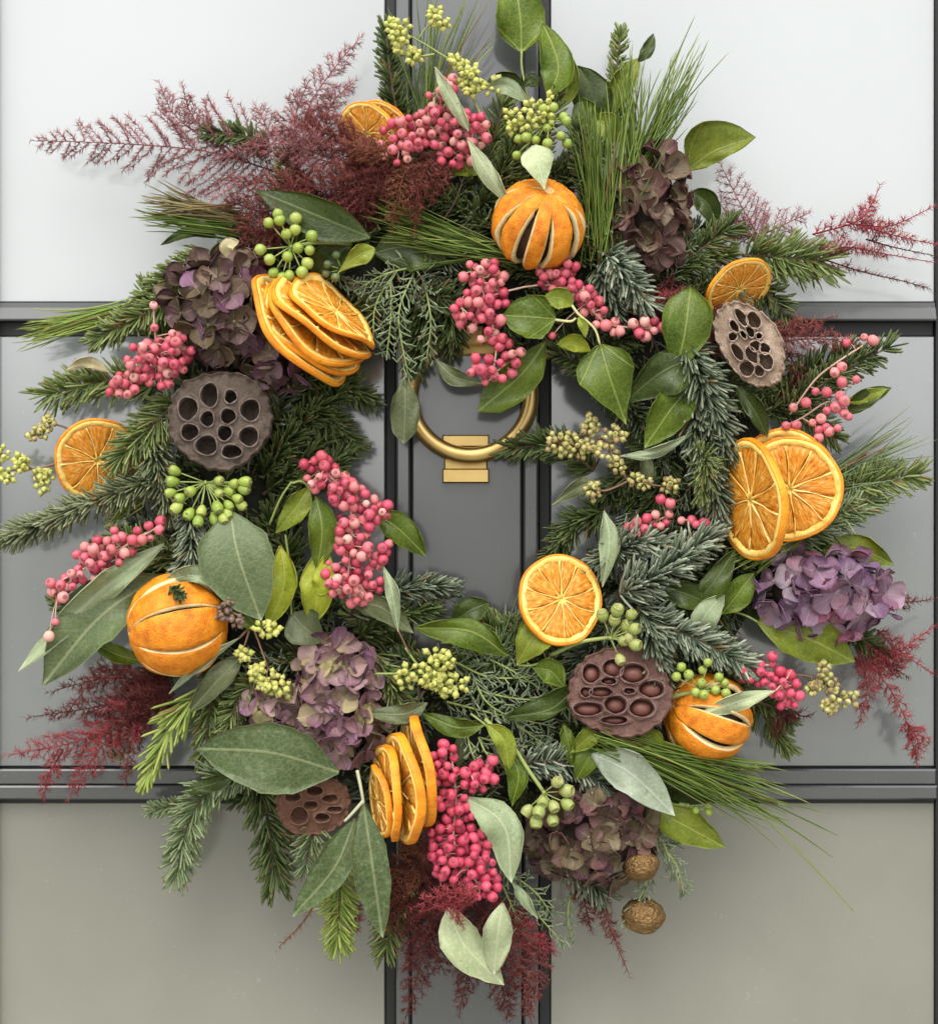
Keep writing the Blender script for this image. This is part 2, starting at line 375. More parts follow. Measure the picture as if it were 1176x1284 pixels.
POD = {'grey': (pod_mat('pod_grey_brown', (.050, .036, .027), (.090, .066, .050), (.165, .125, .098)), pod_mat('pod_rim_grey', (.10, .075, .066), (.16, .12, .105), (.23, .18, .16))),
       'tan': (pod_mat('pod_tan', (.19, .125, .085), (.33, .24, .175), (.50, .39, .30)), pod_mat('pod_rim_tan', (.28, .19, .15), (.42, .31, .25), (.56, .45, .38))),
       'red': (pod_mat('pod_red_brown', (.085, .042, .032), (.140, .074, .058), (.21, .13, .11)), pod_mat('pod_rim_red', (.10, .055, .050), (.17, .10, .09), (.24, .16, .15))),
       'rust': (pod_mat('pod_rust', (.095, .042, .026), (.16, .078, .050), (.24, .13, .085)), pod_mat('pod_rim_rust', (.14, .07, .045), (.22, .12, .08), (.30, .18, .13)))}
M_seed = simple('lotus_seed', (.17, .062, .045), .5, nscale=5, namt=.4)

# ---------------------------------------------------------------- the door and ground
def fbox(x0, x1, y0, y1, d0, d1, b=1.5):
    """bevelled board on the door; plain (orthographic) pixel measures"""
    P = []
    for (dd, i) in ((d0, 0), (d1 - b, 0), (d1, b)):
        P += [(x0 + i, y0 + i, dd), (x1 - i, y0 + i, dd), (x1 - i, y1 - i, dd), (x0 + i, y1 - i, dd)]
    P = np.array(P, float)
    V = np.stack([(P[:, 0] - CX) * U, -P[:, 2] * U, (CY - P[:, 1]) * U + H0], 1)
    F = [(8, 9, 10, 11), (3, 2, 1, 0)]
    for r in (0, 4):
        for k in range(4): F.append((r + k, r + (k + 1) % 4, r + 4 + (k + 1) % 4, r + 4 + k))
    return V, np.array(F, np.int32)[:, ::-1]
def paint_pane_mat(name, col, rough, coat, smear, scale=3.0, spec=.5, coat_ior=1.6):
    m, nt, b = new_mat(name); nb = NB(nt); o = nb.obj()
    n1 = nb.noise(o, scale, 5, .6); n2 = nb.noise(o, 160, 3); n3 = nb.noise(o, 18, 6, .7)
    c = nb.mix(nb.step(n1, .3, .7), tuple(q * (1 - smear) for q in col), tuple(min(.9, q * (1 + smear)) for q in col))
    dust = nb.m('MULTIPLY', nb.step(nb.noise(o, 420, 2), .70, .78), .16)
    nb.lk(nb.mix(dust, c, (.55, .55, .50)), b.inputs['Base Color'])
    nb.lk(nb.m('ADD', rough, nb.m('MULTIPLY', nb.step(n3, .35, .75), .10)), b.inputs['Roughness'])
    b.inputs['Specular IOR Level'].default_value = spec
    b.inputs['Coat Weight'].default_value = coat; b.inputs['Coat Roughness'].default_value = .10; b.inputs['Coat IOR'].default_value = coat_ior
    nb.lk(nb.bump(nb.m('ADD', n2, nb.m('MULTIPLY', n3, .5)), .05, .0004), b.inputs['Normal']); return m
M_paint = paint_pane_mat('door_paint', (.052, .055, .056), .30, .9, .12, coat_ior=1.9)
M_rail = paint_pane_mat('rail_paint', (.075, .078, .078), .5, .25, .12)
M_gasket_shade = simple('black_gasket_shade', (.008, .008, .009), .55)
M_pane = [paint_pane_mat('sky_reflection_pane', (.435, .456, .458), .16, .9, .03, 1.6), paint_pane_mat('slate_reflection_pane', (.165, .180, .180), .14, 1., .18, 2.2, coat_ior=2.3),  # reflections of sky, surroundings and ground put into the rows' base colours
          paint_pane_mat('ground_reflection_pane', (.225, .222, .180), .18, .8, .15, 2.2, coat_ior=1.8)]
M_brass = simple('brass', (.60, .42, .16), .36, 1.0, nscale=70, namt=.2)
M_brassd = simple('brass_edge', (.42, .27, .10), .35, 1.0)
gV = np.array([(-400, -400, 0), (400, -400, 0), (400, 400, 0), (-400, 400, 0)], float)
g = bpy.data.objects.new('ground', mesh('ground', gV, [np.array([[0, 1, 2, 3]])], simple('paving', (.30, .295, .26), .85, nscale=.8, namt=.15), smooth=False))
C.objects.link(g); tag(g, 'pale grey paving on the ground before the door', None, None, 'structure')

door = thing('front_door', 'dark grey panelled front door with six panes hung with the wreath', 'door', W(588, 1300, -30))
dl = np.array(door.location)
def dpart(name, x0, x1, y0, y1, d0, d1, mat, b=1.5, parent=None, label=None):
    V, F = fbox(x0, x1, y0, y1, d0, d1, b)
    par = parent or door
    off = dl if par is door else dl
    return part(name, mesh(name, V - off, [F], mat, smooth=False), par, label=label)
TOP, BOT = -60, 1350
dpart('door_core', -60, 1240, TOP, BOT, -60, -16, M_gasket_shade, 1)
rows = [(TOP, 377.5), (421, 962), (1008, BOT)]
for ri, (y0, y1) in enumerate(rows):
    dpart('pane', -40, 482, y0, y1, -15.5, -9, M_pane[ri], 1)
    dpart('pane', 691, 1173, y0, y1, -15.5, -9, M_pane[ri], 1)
# centre stile: middle board, two narrow side boards with dark grooves between
st = dpart('stile', 517, 653.5, TOP, BOT, -15, 8, M_paint, 2)
dpart('bead', 497, 514.5, TOP, BOT, -15, 6, M_paint, 2.5); dpart('bead', 656, 674.5, TOP, BOT, -15, 6, M_paint, 2.5)
dpart('gasket_shade_strip', 484, 496, TOP, BOT, -15.2, -7, M_gasket_shade, 1); dpart('gasket_shade_strip', 676, 689.5, TOP, BOT, -15.2, -7, M_gasket_shade, 1)
dpart('stile', 1186, 1236, TOP, BOT, -15, 10, M_paint, 2); dpart('gasket_shade_strip', 1173.5, 1185, TOP, BOT, -15.2, -3, M_gasket_shade, .5)
dpart('stile', -56, -4, TOP, BOT, -15, 10, M_paint, 2)
for x0, x1 in ((-3.5, 483.5), (690, 1172.5)):
    prof = [(379, -14), (379, -4), (384.5, -3.6), (385.5, -1), (400, 4), (402, 3), (402, -14)]
    P = np.array([(x, y, d) for x in (x0, x1) for y, d in prof], float); n = len(prof)
    F = [(k, (k + 1) % n, n + (k + 1) % n, n + k) for k in range(n)] + [tuple(range(n))[::-1], tuple(range(n, 2 * n))]
    Vr = np.stack([(P[:, 0] - CX) * U, -P[:, 2] * U, (CY - P[:, 1]) * U + H0], 1)
    part('rail', mesh('rail', Vr - dl, F, M_rail, smooth=False), door)
    dpart('gasket_shade_strip', x0, x1, 402.5, 420, -15.1, -12, M_gasket_shade, .5)  # black strip standing in for the shadow under the upper rail
    dpart('rail', x0, x1, 984, 1001, -15, 10, M_paint, 2); dpart('rail_step', x0, x1, 964, 983.6, -15, 5, M_paint, 2)
    dpart('gasket_shade_strip', x0, x1, 1001.5, 1007.5, -15.1, -6, M_gasket_shade, .5)  # shadow below the lower rail, painted as a black strip

# brass ring knocker
kn = thing('door_knocker', 'brass ring door knocker on the centre board inside the wreath', 'door knocker', W(586, 606, 8))
kl = np.array(kn.location)
def plain(P):
    P = np.asarray(P, float); return np.stack([(P[:, 0] - CX) * U, -P[:, 2] * U, (CY - P[:, 1]) * U + H0], 1)
a = np.linspace(0, 2 * np.pi, 72, endpoint=False); a8 = np.linspace(0, 2 * np.pi, 14, endpoint=False)
RR, rr = 75.0, 10.0
P = np.array([(590 + (RR + rr * math.cos(q)) * math.cos(p), 497 + (RR + rr * math.cos(q)) * math.sin(p), 30 + rr * .9 * math.sin(q)) for p in a for q in a8])
i = np.arange(72)[:, None]; j = np.arange(14)[None]
Fq = np.stack([i * 14 + j, ((i + 1) % 72) * 14 + j, ((i + 1) % 72) * 14 + (j + 1) % 14, i * 14 + (j + 1) % 14], -1).reshape(-1, 4)
part('ring', mesh('ring', plain(P) - kl, [Fq], M_brass), kn)
for nm, bx in (('striker_plate', (557, 611, 549, 590, 8, 13)), ('striker_bar', (555, 613, 546, 561, 13, 19)), ('striker_bar', (555, 613, 588, 606, 8, 22)), ('hinge_plate', (556, 622, 424, 446, 8, 20)), ('hinge_block', (571, 606, 412, 436, 20, 42))):
    V, F = fbox(*bx, 1.6); part(nm, mesh(nm, V - kl, [F], M_brass, smooth=False), kn)

# ---------------------------------------------------------------- builders
COLS = {   # needle colours: body, tip / pale
 'dark': [(.020, .036, .008), (.050, .076, .016), (.165, .200, .075)],
 'mid':  [(.050, .080, .016), (.115, .155, .036), (.280, .325, .125)],
 'blue': [(.026, .044, .020), (.070, .098, .052), (.320, .350, .245)],
 'silver': [(.024, .044, .022), (.070, .100, .058), (.420, .460, .340)],
 'grey': [(.052, .074, .030), (.130, .155, .070), (.320, .345, .200)],
 'light': [(.095, .150, .055), (.170, .220, .100), (.300, .350, .190)],
 'lime': [(.165, .250, .045), (.270, .350, .070), (.400, .450, .130)],
 'pine': [(.070, .125, .016), (.140, .205, .034), (.290, .350, .090)],
 'pined': [(.035, .070, .016), (.065, .110, .028), (.120, .160, .050)],
 'pineb': [(.150, .130, .050), (.230, .180, .075), (.300, .260, .110)],
 'herb': [(.120, .170, .085), (.190, .240, .130), (.300, .340, .210)],
 'herbd': [(.075, .115, .065), (.120, .165, .095), (.200, .240, .150)],
 'red':  [(.180, .040, .036), (.260, .072, .062), (.380, .150, .130)],
 'redd': [(.100, .022, .020), (.160, .038, .034), (.240, .075, .066)],
 'redb': [(.300, .036, .046), (.400, .075, .082), (.500, .150, .150)],
 'pink': [(.280, .090, .100), (.380, .160, .165), (.520, .290, .290)],
 'rust': [(.190, .060, .034), (.270, .100, .055), (.360, .160, .090)],
}
def ncol(cs, N, nv, pale=.25):
    c = np.array(COLS[cs]); w = rng.random(N)[:, None]
    body = c[0] + (c[1] - c[0]) * w
    sel = (rng.random(N) < pale)[:, None]
    body = np.where(sel, c[1] + (c[2] - c[1]) * rng.random(N)[:, None], body)
    dry = (rng.random(N) < .03)[:, None]; body = np.where(dry, np.array([.20, .11, .04]), body)
    A = np.repeat(body[:, None], nv, 1)
    A[:, -5:] = A[:, -5:] * .6 + c[2] * .4          # paler needle tips
    return A.reshape(-1, 3)

def fir_geo(ctrl, nl=24, dens=1.0, col='dark', mode='flat', wid=2.6, ang=58, pale=.25, tipgrow=.7):
    L = plen(np.asarray(ctrl, float)); pts = path(ctrl, 40); n = int(L * 1.25 * dens) + 16; wid *= 1.25; nl *= 1.12
    t = np.sort(rng.random(n)) ** .95
    for g0 in rng.random(max(1, int(L / 45))): t = t[~((np.abs(t - g0) < .018) & (rng.random(len(t)) < .75))]
    t = np.concatenate([t, rng.uniform(.93, 1, 14)]); n = len(t)
    f = t * 39; i = np.minimum(f.astype(int), 38); fr = (f - i)[:, None]
    B = pts[i] * (1 - fr) + pts[i + 1] * fr
    T = tang(pts)[i]
    side = norm(np.cross(T, np.tile([0, 0, 1.], (n, 1)) + .001)); up = np.cross(side, T); up *= np.sign(up[:, 2:3] + 1e-9)
    s = np.where(rng.random(n) < .5, 1, -1)
    if mode == 'flat': ph = rng.normal(18, 22, n)
    else: ph = rng.uniform(-35, 100, n)
    ph = np.radians(ph); an = np.radians(rng.normal(ang, 13, n) * (1 - .55 * np.clip((t - .86) / .14, 0, 1)))
    Dv = np.cos(an)[:, None] * T + np.sin(an)[:, None] * (side * (s * np.cos(ph))[:, None] + up * np.sin(ph)[:, None])
    Ln = nl * (1 - (1 - tipgrow) * t ** 2.2) * rng.uniform(.68, 1.14, n)
    bend = T * .20 + rng.normal(0, .09, (n, 3))
    V, F, nv = needles(B, Dv, Ln, wid * rng.uniform(.8, 1.15, n), bend, 4, (0, .4, .9), (.55, 1, .85), .45)
    return V, F, ncol(col, n, nv, pale)
def fir(label, ctrl, nl=24, dens=1.0, col='dark', mode='flat', name='fir_sprig', cat='fir sprig', group='fir sprigs in the wreath', **kw):
    th = thing(name, label, cat, W(*ctrl[0]), group)
    V, F, A = fir_geo(ctrl, nl, dens, col, mode, **kw)
    p = path(ctrl, 16)
    pxpart('twig', tube(p, np.linspace(2.4, 1.0, 16), 6), M_twig, th)
    pxpart('needles', (V, F), M_needle, th, {'Col': A}, kind='stuff')
    return th

def pine(label, base, tips, n=40, col='pine', wid=1.7, spread=6, sag=.08, name='pine_tuft', stem=None, jitter=10, extra=()):
    """long needles fanning from base points to tip points"""
    th = thing(name, label, 'pine tuft', W(*base), 'pine needle tufts in the wreath')
    tips = np.asarray(tips, float); m = len(tips) - 1
    n = int(n * 1.35)
    B = np.array(base, float) + rng.normal(0, spread, (n, 3))
    s = rng.random(n) * m if m else np.zeros(n)
    i = np.minimum(s.astype(int), max(m - 1, 0)); f = (s - i)[:, None]
    T = (tips[i] * (1 - f) + tips[np.minimum(i + 1, m)] * f) + rng.normal(0, jitter, (n, 3))
    ln = rng.uniform(.72, 1.05, n)[:, None]
    T = B + (T - B) * ln
    for (b, tp) in extra:
        B = np.vstack([B, b]); T = np.vstack([T, tp])
    n = len(B)
    d = T - B; L = np.linalg.norm(d, axis=1)
    pr = np.stack([-d[:, 1], d[:, 0], np.zeros(n)], 1) / (L[:, None] + 1e-6)
    bend = pr * rng.normal(0, .07, (n, 1)) + np.array([0, sag, .0]) * rng.random((n, 1)) + rng.normal(0, .03, (n, 3))
    V, F, nv = needles(B, d / L[:, None] - bend * .6, L, wid * 1.25 * rng.uniform(.75, 1.2, n), bend, 3, (0, .2, .4, .6, .8, .94), (.8, 1, 1, .95, .8, .55), .9)
    if stem: pxpart('twig', tube(path(stem, 10), np.linspace(3, 1.4, 10), 6), M_twig, th)
    pxpart('needles', (V, F), M_pine, th, {'Col': ncol(col, n, nv, .3)}, kind='stuff')
    return th

def frond_geo(ctrl, hw=40, col='red', hair=10., step=6.5, shape='tri', wid=1.0, hairstep=1.25, flat=.35, lift=1.0):
    pts = path(ctrl, 60); T = tang(pts); L = plen(pts)
    nb_ = max(4, int(L / step * 1.45)); segs = [(pts, None)]; tubes = [tube(pts[::4], np.linspace(1.2, .5, len(pts[::4])), 5)]
    for k in range(nb_):
        t = (k + rng.random() * .8) / nb_; i = min(int(t * 59), 58)
        pr = (1 - t) ** .75 * min(1, .45 + t * 4) if shape == 'tri' else (.35 + .65 * math.sin(math.pi * min(1, t * 1.02)) )
        l = hw * pr * rng.uniform(.7, 1.1)
        if l < 5: continue
        s = 1 if k % 2 else -1
        sd = np.cross(T[i], [0, 0, 1.]); sd /= np.linalg.norm(sd) + 1e-9
        an = math.radians(rng.normal(60, 9))
        dv = math.cos(an) * T[i] + math.sin(an) * s * sd; dv[2] += rng.normal(0, flat)
        u = np.linspace(0, 1, 10)[:, None]
        bp = pts[i] + dv * l * u + T[i] * l * .25 * u ** 2 + np.array([0, rng.normal(0, 2), 0]) * u
        segs.append((bp, l)); tubes.append(tube(bp[::3], np.linspace(.55, .3, 4), 3))
    Bs, Ds = [], []
    for p, l in segs:
        LL = plen(p); m = int(LL / hairstep * 2)
        if l is None: m = int(m * .5)
        t = rng.random(m); f = t * (len(p) - 1); i = np.minimum(f.astype(int), len(p) - 2); fr = (f - i)[:, None]
        B = p[i] * (1 - fr) + p[i + 1] * fr; tt = tang(p)[i]
        rd = norm(np.cross(tt, rng.normal(0, 1, (m, 3)))); an = np.radians(rng.normal(50, 13, m))[:, None]
        Bs.append(B); Ds.append(np.cos(an) * tt + np.sin(an) * rd)
    B, Dv = np.vstack(Bs), np.vstack(Ds); n = len(B)
    V, F, nv = needles(B, Dv, hair * rng.uniform(.6, 1.15, n), wid * 1.0, Dv * 0, 3, (0,), (1,), 1.)
    c = np.array(COLS[col]); body = c[0] + (c[1] - c[0]) * rng.random((n, 1)); sel = rng.random((n, 1)) < .3
    body = np.where(sel, c[1] + (c[2] - c[1]) * rng.random((n, 1)), body)
    A = np.repeat(body[:, None], nv, 1).reshape(-1, 3)
    tv, tf, _ = join(tubes)
    return join([(V, F, A), (tv, tf, np.tile(c[0] * .9, (len(tv), 1)))])
def fern(label, fronds, cat='asparagus fern'):
    th = thing('asparagus_fern', label, cat, W(*fronds[0][0][0]), 'dyed red asparagus fern in the wreath')
    for fr in fronds:
        kw = fr[1] if len(fr) > 1 else {}
        V, F, A = frond_geo(fr[0], **kw)
        pxpart('frond', (V, F), M_fern, th, {'Col': A}, kind='stuff')
    return th

def herb_geo(c, col='herb', tw=16, nl=12, wid=2.4, step=5.0):
    pts = path(c, 40); T = tang(pts); L = plen(pts); n = max(6, int(L / step))
    Bs, Ds, Ls = [], [], []
    for k in range(n):
        i = min(int((k + .5) / n * 39), 38); s = 1 if k % 2 else -1
        sd = np.cross(T[i], [0, 0, 1.]); sd /= np.linalg.norm(sd) + 1e-9
        an = math.radians(rng.normal(42, 10)); dv = math.cos(an) * T[i] + math.sin(an) * s * sd; dv[2] += rng.normal(.1, .4)
        l = tw * rng.uniform(.6, 1.25) * (1 - .4 * k / n)
        Bs.append(pts[i]); Ds.append(dv); Ls.append(l)
        for q in range(rng.integers(1, 4)):
            Bs.append(pts[i] + dv * l * rng.uniform(.35, .95)); Ds.append(norm(dv + rng.normal(0, .6, 3) + .2 * T[i])); Ls.append(nl * rng.uniform(.6, 1.1))
    for q in range(4):
        Bs.append(pts[-1] - T[-1] * q * 2); Ds.append(norm(T[-1] + rng.normal(0, .4, 3))); Ls.append(nl * .9)
    B, Dv, LL = np.array(Bs), np.array(Ds), np.array(Ls); m = len(B)
    V, F, nv = needles(B, Dv, LL, wid * rng.uniform(.75, 1.15, m), rng.normal(0, .12, (m, 3)), 4, (0, .5, .9), (.8, 1, .85), .7)
    return V, F, ncol(col, m, nv, .35), tube(pts[::3], np.linspace(1.6, .9, len(pts[::3])), 5)
def herb(label, stems, col='herb', tw=16, nl=12, wid=2.4, name='rosemary_sprig', step=5.0):
    th = thing(name, label, 'rosemary sprig', W(*stems[0][0]), 'fine grey green sprigs in the wreath')
    for c in stems:
        V, F, A, tb = herb_geo(c, col, tw, nl, wid, step)
        pxpart('twig', tb, M_gstem if col == 'herb' else M_twig, th)
        pxpart('needles', (V, F), M_herb, th, {'Col': A}, kind='stuff')
    return th

PROF = {'ivy': [.12, .66, .95, 1, .90, .70, .45, .20, .0], 'oval': [.05, .45, .80, .97, 1, .93, .74, .46, .0],
        'lance': [.03, .30, .62, .90, 1, .92, .66, .34, .0], 'round': [.12, .62, .90, 1, .99, .93, .80, .56, .0],
        'fan': [.05, .25, .48, .70, .88, 1, .96, .72, .10], 'tongue': [.04, .32, .62, .86, 1, 1, .95, .72, .05]}
def leaf_geo(ctrl, hw, shape='ivy', fold=.30, roll=0., wave=.10, right=None, th=1.3, nv=16, nu=9):
    """ctrl: midrib base -> tip; hw: half width on the one side (right: other side)"""
    pts = path(ctrl, nv); T = tang(pts); L = plen(pts)
    v = np.linspace(0, 1, nv); pr = np.interp(v, np.linspace(0, 1, 9), PROF[shape])
    pr = np.where((v > 0) & (v < 1), pr, np.maximum(pr, .01))
    sd = np.stack([T[:, 1], -T[:, 0], np.zeros(nv)], 1); sd /= np.linalg.norm(sd, axis=1, keepdims=True) + 1e-6
    u = np.linspace(-1, 1, nu); ph = rng.random() * 6
    hr = hw if right is None else right
    w = np.where(u[None] < 0, hw, hr) * np.abs(u)[None] * np.sign(u)[None] * pr[:, None]
    P = pts[:, None] + sd[:, None] * w[..., None]
    aw = np.abs(w)
    P[..., 2] += fold * aw + roll * w + wave * L * np.sin(v[:, None] * 8 + ph + u[None] * 1.3) * np.abs(u)[None] ** 1.5 * pr[:, None]
    # small uneven edge
    P += (sd[:, None] * (np.sin(v * 23 + ph) * .03 * hw * pr + np.sin(v * 41 + 2 * ph) * .018 * hw * pr)[:, None, None]) * (u ** 4)[None, :, None] * np.sign(u)[None, :, None]
    du = np.gradient(P, axis=1); dv_ = np.gradient(P, axis=0); N = norm(np.cross(du, dv_)); N *= np.sign(N[..., 2:3] + 1e-9)
    top = (P + N * th * .5).reshape(-1, 3); bot = (P - N * th * .5).reshape(-1, 3)
    luv = np.stack([np.broadcast_to(u[None], (nv, nu)), np.broadcast_to(v[:, None], (nv, nu)), np.broadcast_to((max(hw, hr) * pr / L)[:, None], (nv, nu))], -1).reshape(-1, 3)
    n = nv * nu; i = np.arange(nv - 1)[:, None] * nu; j = np.arange(nu - 1)[None]
    Q = np.stack([i + j, i + j + 1, i + nu + j + 1, i + nu + j], -1).reshape(-1, 4)
    rim = [r * nu for r in range(nv)] + [(nv - 1) * nu + c for c in range(1, nu)] + [r * nu + nu - 1 for r in range(nv - 2, -1, -1)] + [c for c in range(nu - 2, 0, -1)]
    R = np.array([(rim[k], rim[(k + 1) % len(rim)], rim[(k + 1) % len(rim)] + n, rim[k] + n) for k in range(len(rim))])
    return np.vstack([top, bot]), [np.vstack([Q[:, ::-1], Q + n, R])], np.vstack([luv, luv])
def sprig(name, label, cat, leaves, stems=(), smat=None, group=None, sr=1.6):
    """leaves: dicts/tuples (ctrl, hw, material, shape, options)"""
    th = thing(name, label, cat, W(*leaves[0][0][0]), group)
    for lf in leaves:
        ctrl, hw, m, shape = lf[:4]; kw = lf[4] if len(lf) > 4 else {}
        V, F, uv = leaf_geo(ctrl, hw, shape, **kw)
        pxpart('leaf', (V, F), LM[m], th, {'luv': uv})
    for s in stems:
        pxpart('stem', tube(path(s, 14), np.linspace(sr, sr * .75, 14), 6), smat or M_gstem, th)
    return th

def lathe(prof, n):
    """prof [(r, z)], poles at r=0 ends"""
    V, F = [], []; m = len(prof)
    a = np.linspace(0, 2 * np.pi, n, endpoint=False)
    ids = []
    for r, z in prof:
        if r < 1e-6: ids.append([len(V)]); V.append((0, 0, z))
        else: ids.append(list(range(len(V), len(V) + n))); V += [(r * math.cos(q), r * math.sin(q), z) for q in a]
    for A, B in zip(ids, ids[1:]):
        for k in range(n):
            k2 = (k + 1) % n
            if len(A) == 1: F.append((A[0], B[k2], B[k]))
            elif len(B) == 1: F.append((A[k], A[k2], B[0]))
            else: F.append((A[k], A[k2], B[k2], B[k]))
    return np.array(V), [tuple(reversed(f)) for f in F]
def lmesh(name, prof, n, mat): V, F = lathe(prof, n); return mesh(name, V, F, mat)
_sph = [(math.sin(q) * (1 + .02 * math.sin(3 * q)), -math.cos(q)) for q in np.linspace(0, math.pi, 8)]
_sph[0] = (0, -1); _sph[-1] = (0, .93); _sph[-2] = (_sph[-2][0] * .8, .955)
BER = {m: lmesh('berry', _sph, 12, m) for m in (M_berry, M_berryr, M_berryp)}
_umb = [(0, -1.05), (.5, -.85), (.9, -.3), (1, .12), (.86, .55), (.55, .82), (.5, .88), (.30, .95), (.16, 1.0), (.10, 1.22), (0, 1.25)]
UMB = {m: lmesh('berry', _umb, 12, m) for m in (M_gberry, M_dberry)}
_cap = [(0, -1.15), (.5, -.95), (.88, -.35), (1, .1), (.92, .5), (.80, .72), (.84, .80), (.66, .96), (.42, .93), (.36, .80), (.15, .82), (0, 1.0)]
UMB[M_cberry] = lmesh('berry', _cap, 12, M_cberry)
_elo = [(0, -1.3), (.45, -1.1), (.82, -.5), (.98, .15), (.90, .62), (.70, .84), (.72, .92), (.48, 1.04), (.18, 1.08), (.10, 1.3), (0, 1.32)]
M_eberry = M_gberry
UMB['elo'] = lmesh('berry', _elo, 12, M_gberry)
_bud = [(0, -1.5), (.32, -1.3), (.55, -.7), (.92, -.05), (1, .35), (.78, .7), (.42, 1.05), (.15, 1.45), (0, 1.55)]
BUD = {m: lmesh('bud', _bud, 8, m) for m in (M_bud, M_budb, M_budd)}

def qdir(v, spin=0.):
    q = Vector(v).to_track_quat('Z', 'Y'); return q @ Quaternion((0, 0, 1), spin)

def pepper(label, blobs, d=130, br=7.1, mat=None, singles=(), tries=900, stems=()):
    """blobs: (path points 2D, radius)"""
    mat = mat or M_berry
    pos = []
    for s in singles: pos.append(np.array([s[0], s[1], s[2] if len(s) > 2 else d + 6.]))
    for pts, r in blobs:
        p = path([(x, y, 0) for x, y in pts], 20) if len(pts) > 1 else np.array([(pts[0][0], pts[0][1], 0.)] * 2)
        for _ in range(tries):
            c = p[rng.integers(len(p))].copy(); v = rng.normal(0, 1, 3); v /= np.linalg.norm(v)
            v *= max(2., r - br * .5) * rng.random() ** .4; v[2] = v[2] * .9
            q = c + v + np.array([0, 0, d])
            df = np.array(pos) - q if pos else np.full((1, 3), 99.)
            if ((df ** 2).sum(1) > (br * 1.66) ** 2).all() and ((df[:, :2] ** 2).sum(1) > (br * .9) ** 2).all(): pos.append(q)
    ax = np.array(pos).mean(0)
    th = thing('pepperberry_cluster', label, 'berry cluster', W(ax[0], ax[1], d - 20), 'pink berry clusters in the wreath')
    L0 = np.array(th.location); tb = []
    axes = [path([(x, y, d - r * .35) for x, y in pts], 16) if len(pts) > 1 else np.array([(pts[0][0], pts[0][1], d - r * .4), (pts[0][0] + 2, pts[0][1] + 6, d - r * .4 - 3)]) for pts, r in blobs]
    axes += [path([(s[0], s[1], s[2] if len(s) > 2 else d) for s in st_], 16) for st_ in stems]
    for x in axes: tb.append(tube(x, 1.3, 5))
    allax = np.vstack(axes) if axes else np.array(pos)
    for q in pos:
        k = np.argmin(np.linalg.norm(allax - q, axis=1)); b = allax[k]
        mid = (b + q) / 2 + rng.normal(0, 2.5, 3) + np.array([0, -2, 2])
        if np.linalg.norm(q - b) > 3: tb.append(tube(path([b, mid, q], 6), .75, 4))
        dirv = norm((q - b) * np.array([1, 1, 1.3]) + rng.normal(0, 6, 3))
        part('berry', BER[mat], th, Vector(Wv([q])[0] - L0), qdir((dirv[0], -abs(dirv[2]), -dirv[1]), rng.random() * 6), tuple(br * kd(d) * rng.uniform(.70, 1.12) * rng.uniform(.90, 1.07, 3)))
    V, F, _ = join(tb); pxpart('stem', (V, F), M_pstem, th)
    return th

def umbel(label, centre, berries, r=7., kind=None, stem=None, smat=None, rs=.9, name='ivy_berry_umbel'):
    kind = kind or M_gberry
    th = thing(name, label, 'ivy berries', W(*centre), 'ivy berry umbels in the wreath'); L0 = np.array(th.location)
    c = np.array(centre, float); tb = [tube(np.array([c - [0, 0, 3], c + [0, 0, 1], c + [0, 0, 4]]), [2, 3.2, 1.5], 6)]
    if stem: pxpart('stem', tube(path(stem, 14), np.linspace(3.0, 2.4, 14), 7), smat or M_gstem, th)
    for b in berries:
        dep = b[2] if len(b) > 2 else c[2] + rng.uniform(2, 14)
        q = np.array([b[0], b[1], dep], float)
        dv = q - c; dv[2] += 10 + rng.normal(0, 4); dv = dv + rng.normal(0, 3, 3); dv = norm(dv)
        tb.append(tube(path([c, (c + q) / 2 + np.array([0, 0, 2.]), q - dv * r * .9], 6), rs, 4))
        part('berry', UMB[kind], th, Vector(Wv([q])[0] - L0), qdir((dv[0], -dv[2], -dv[1]), rng.random() * 6), r * kd(q[2]) * rng.uniform(.88, 1.08))
    V, F, _ = join(tb); pxpart('stalks', (V, F), smat or M_gstem, th)
    return th

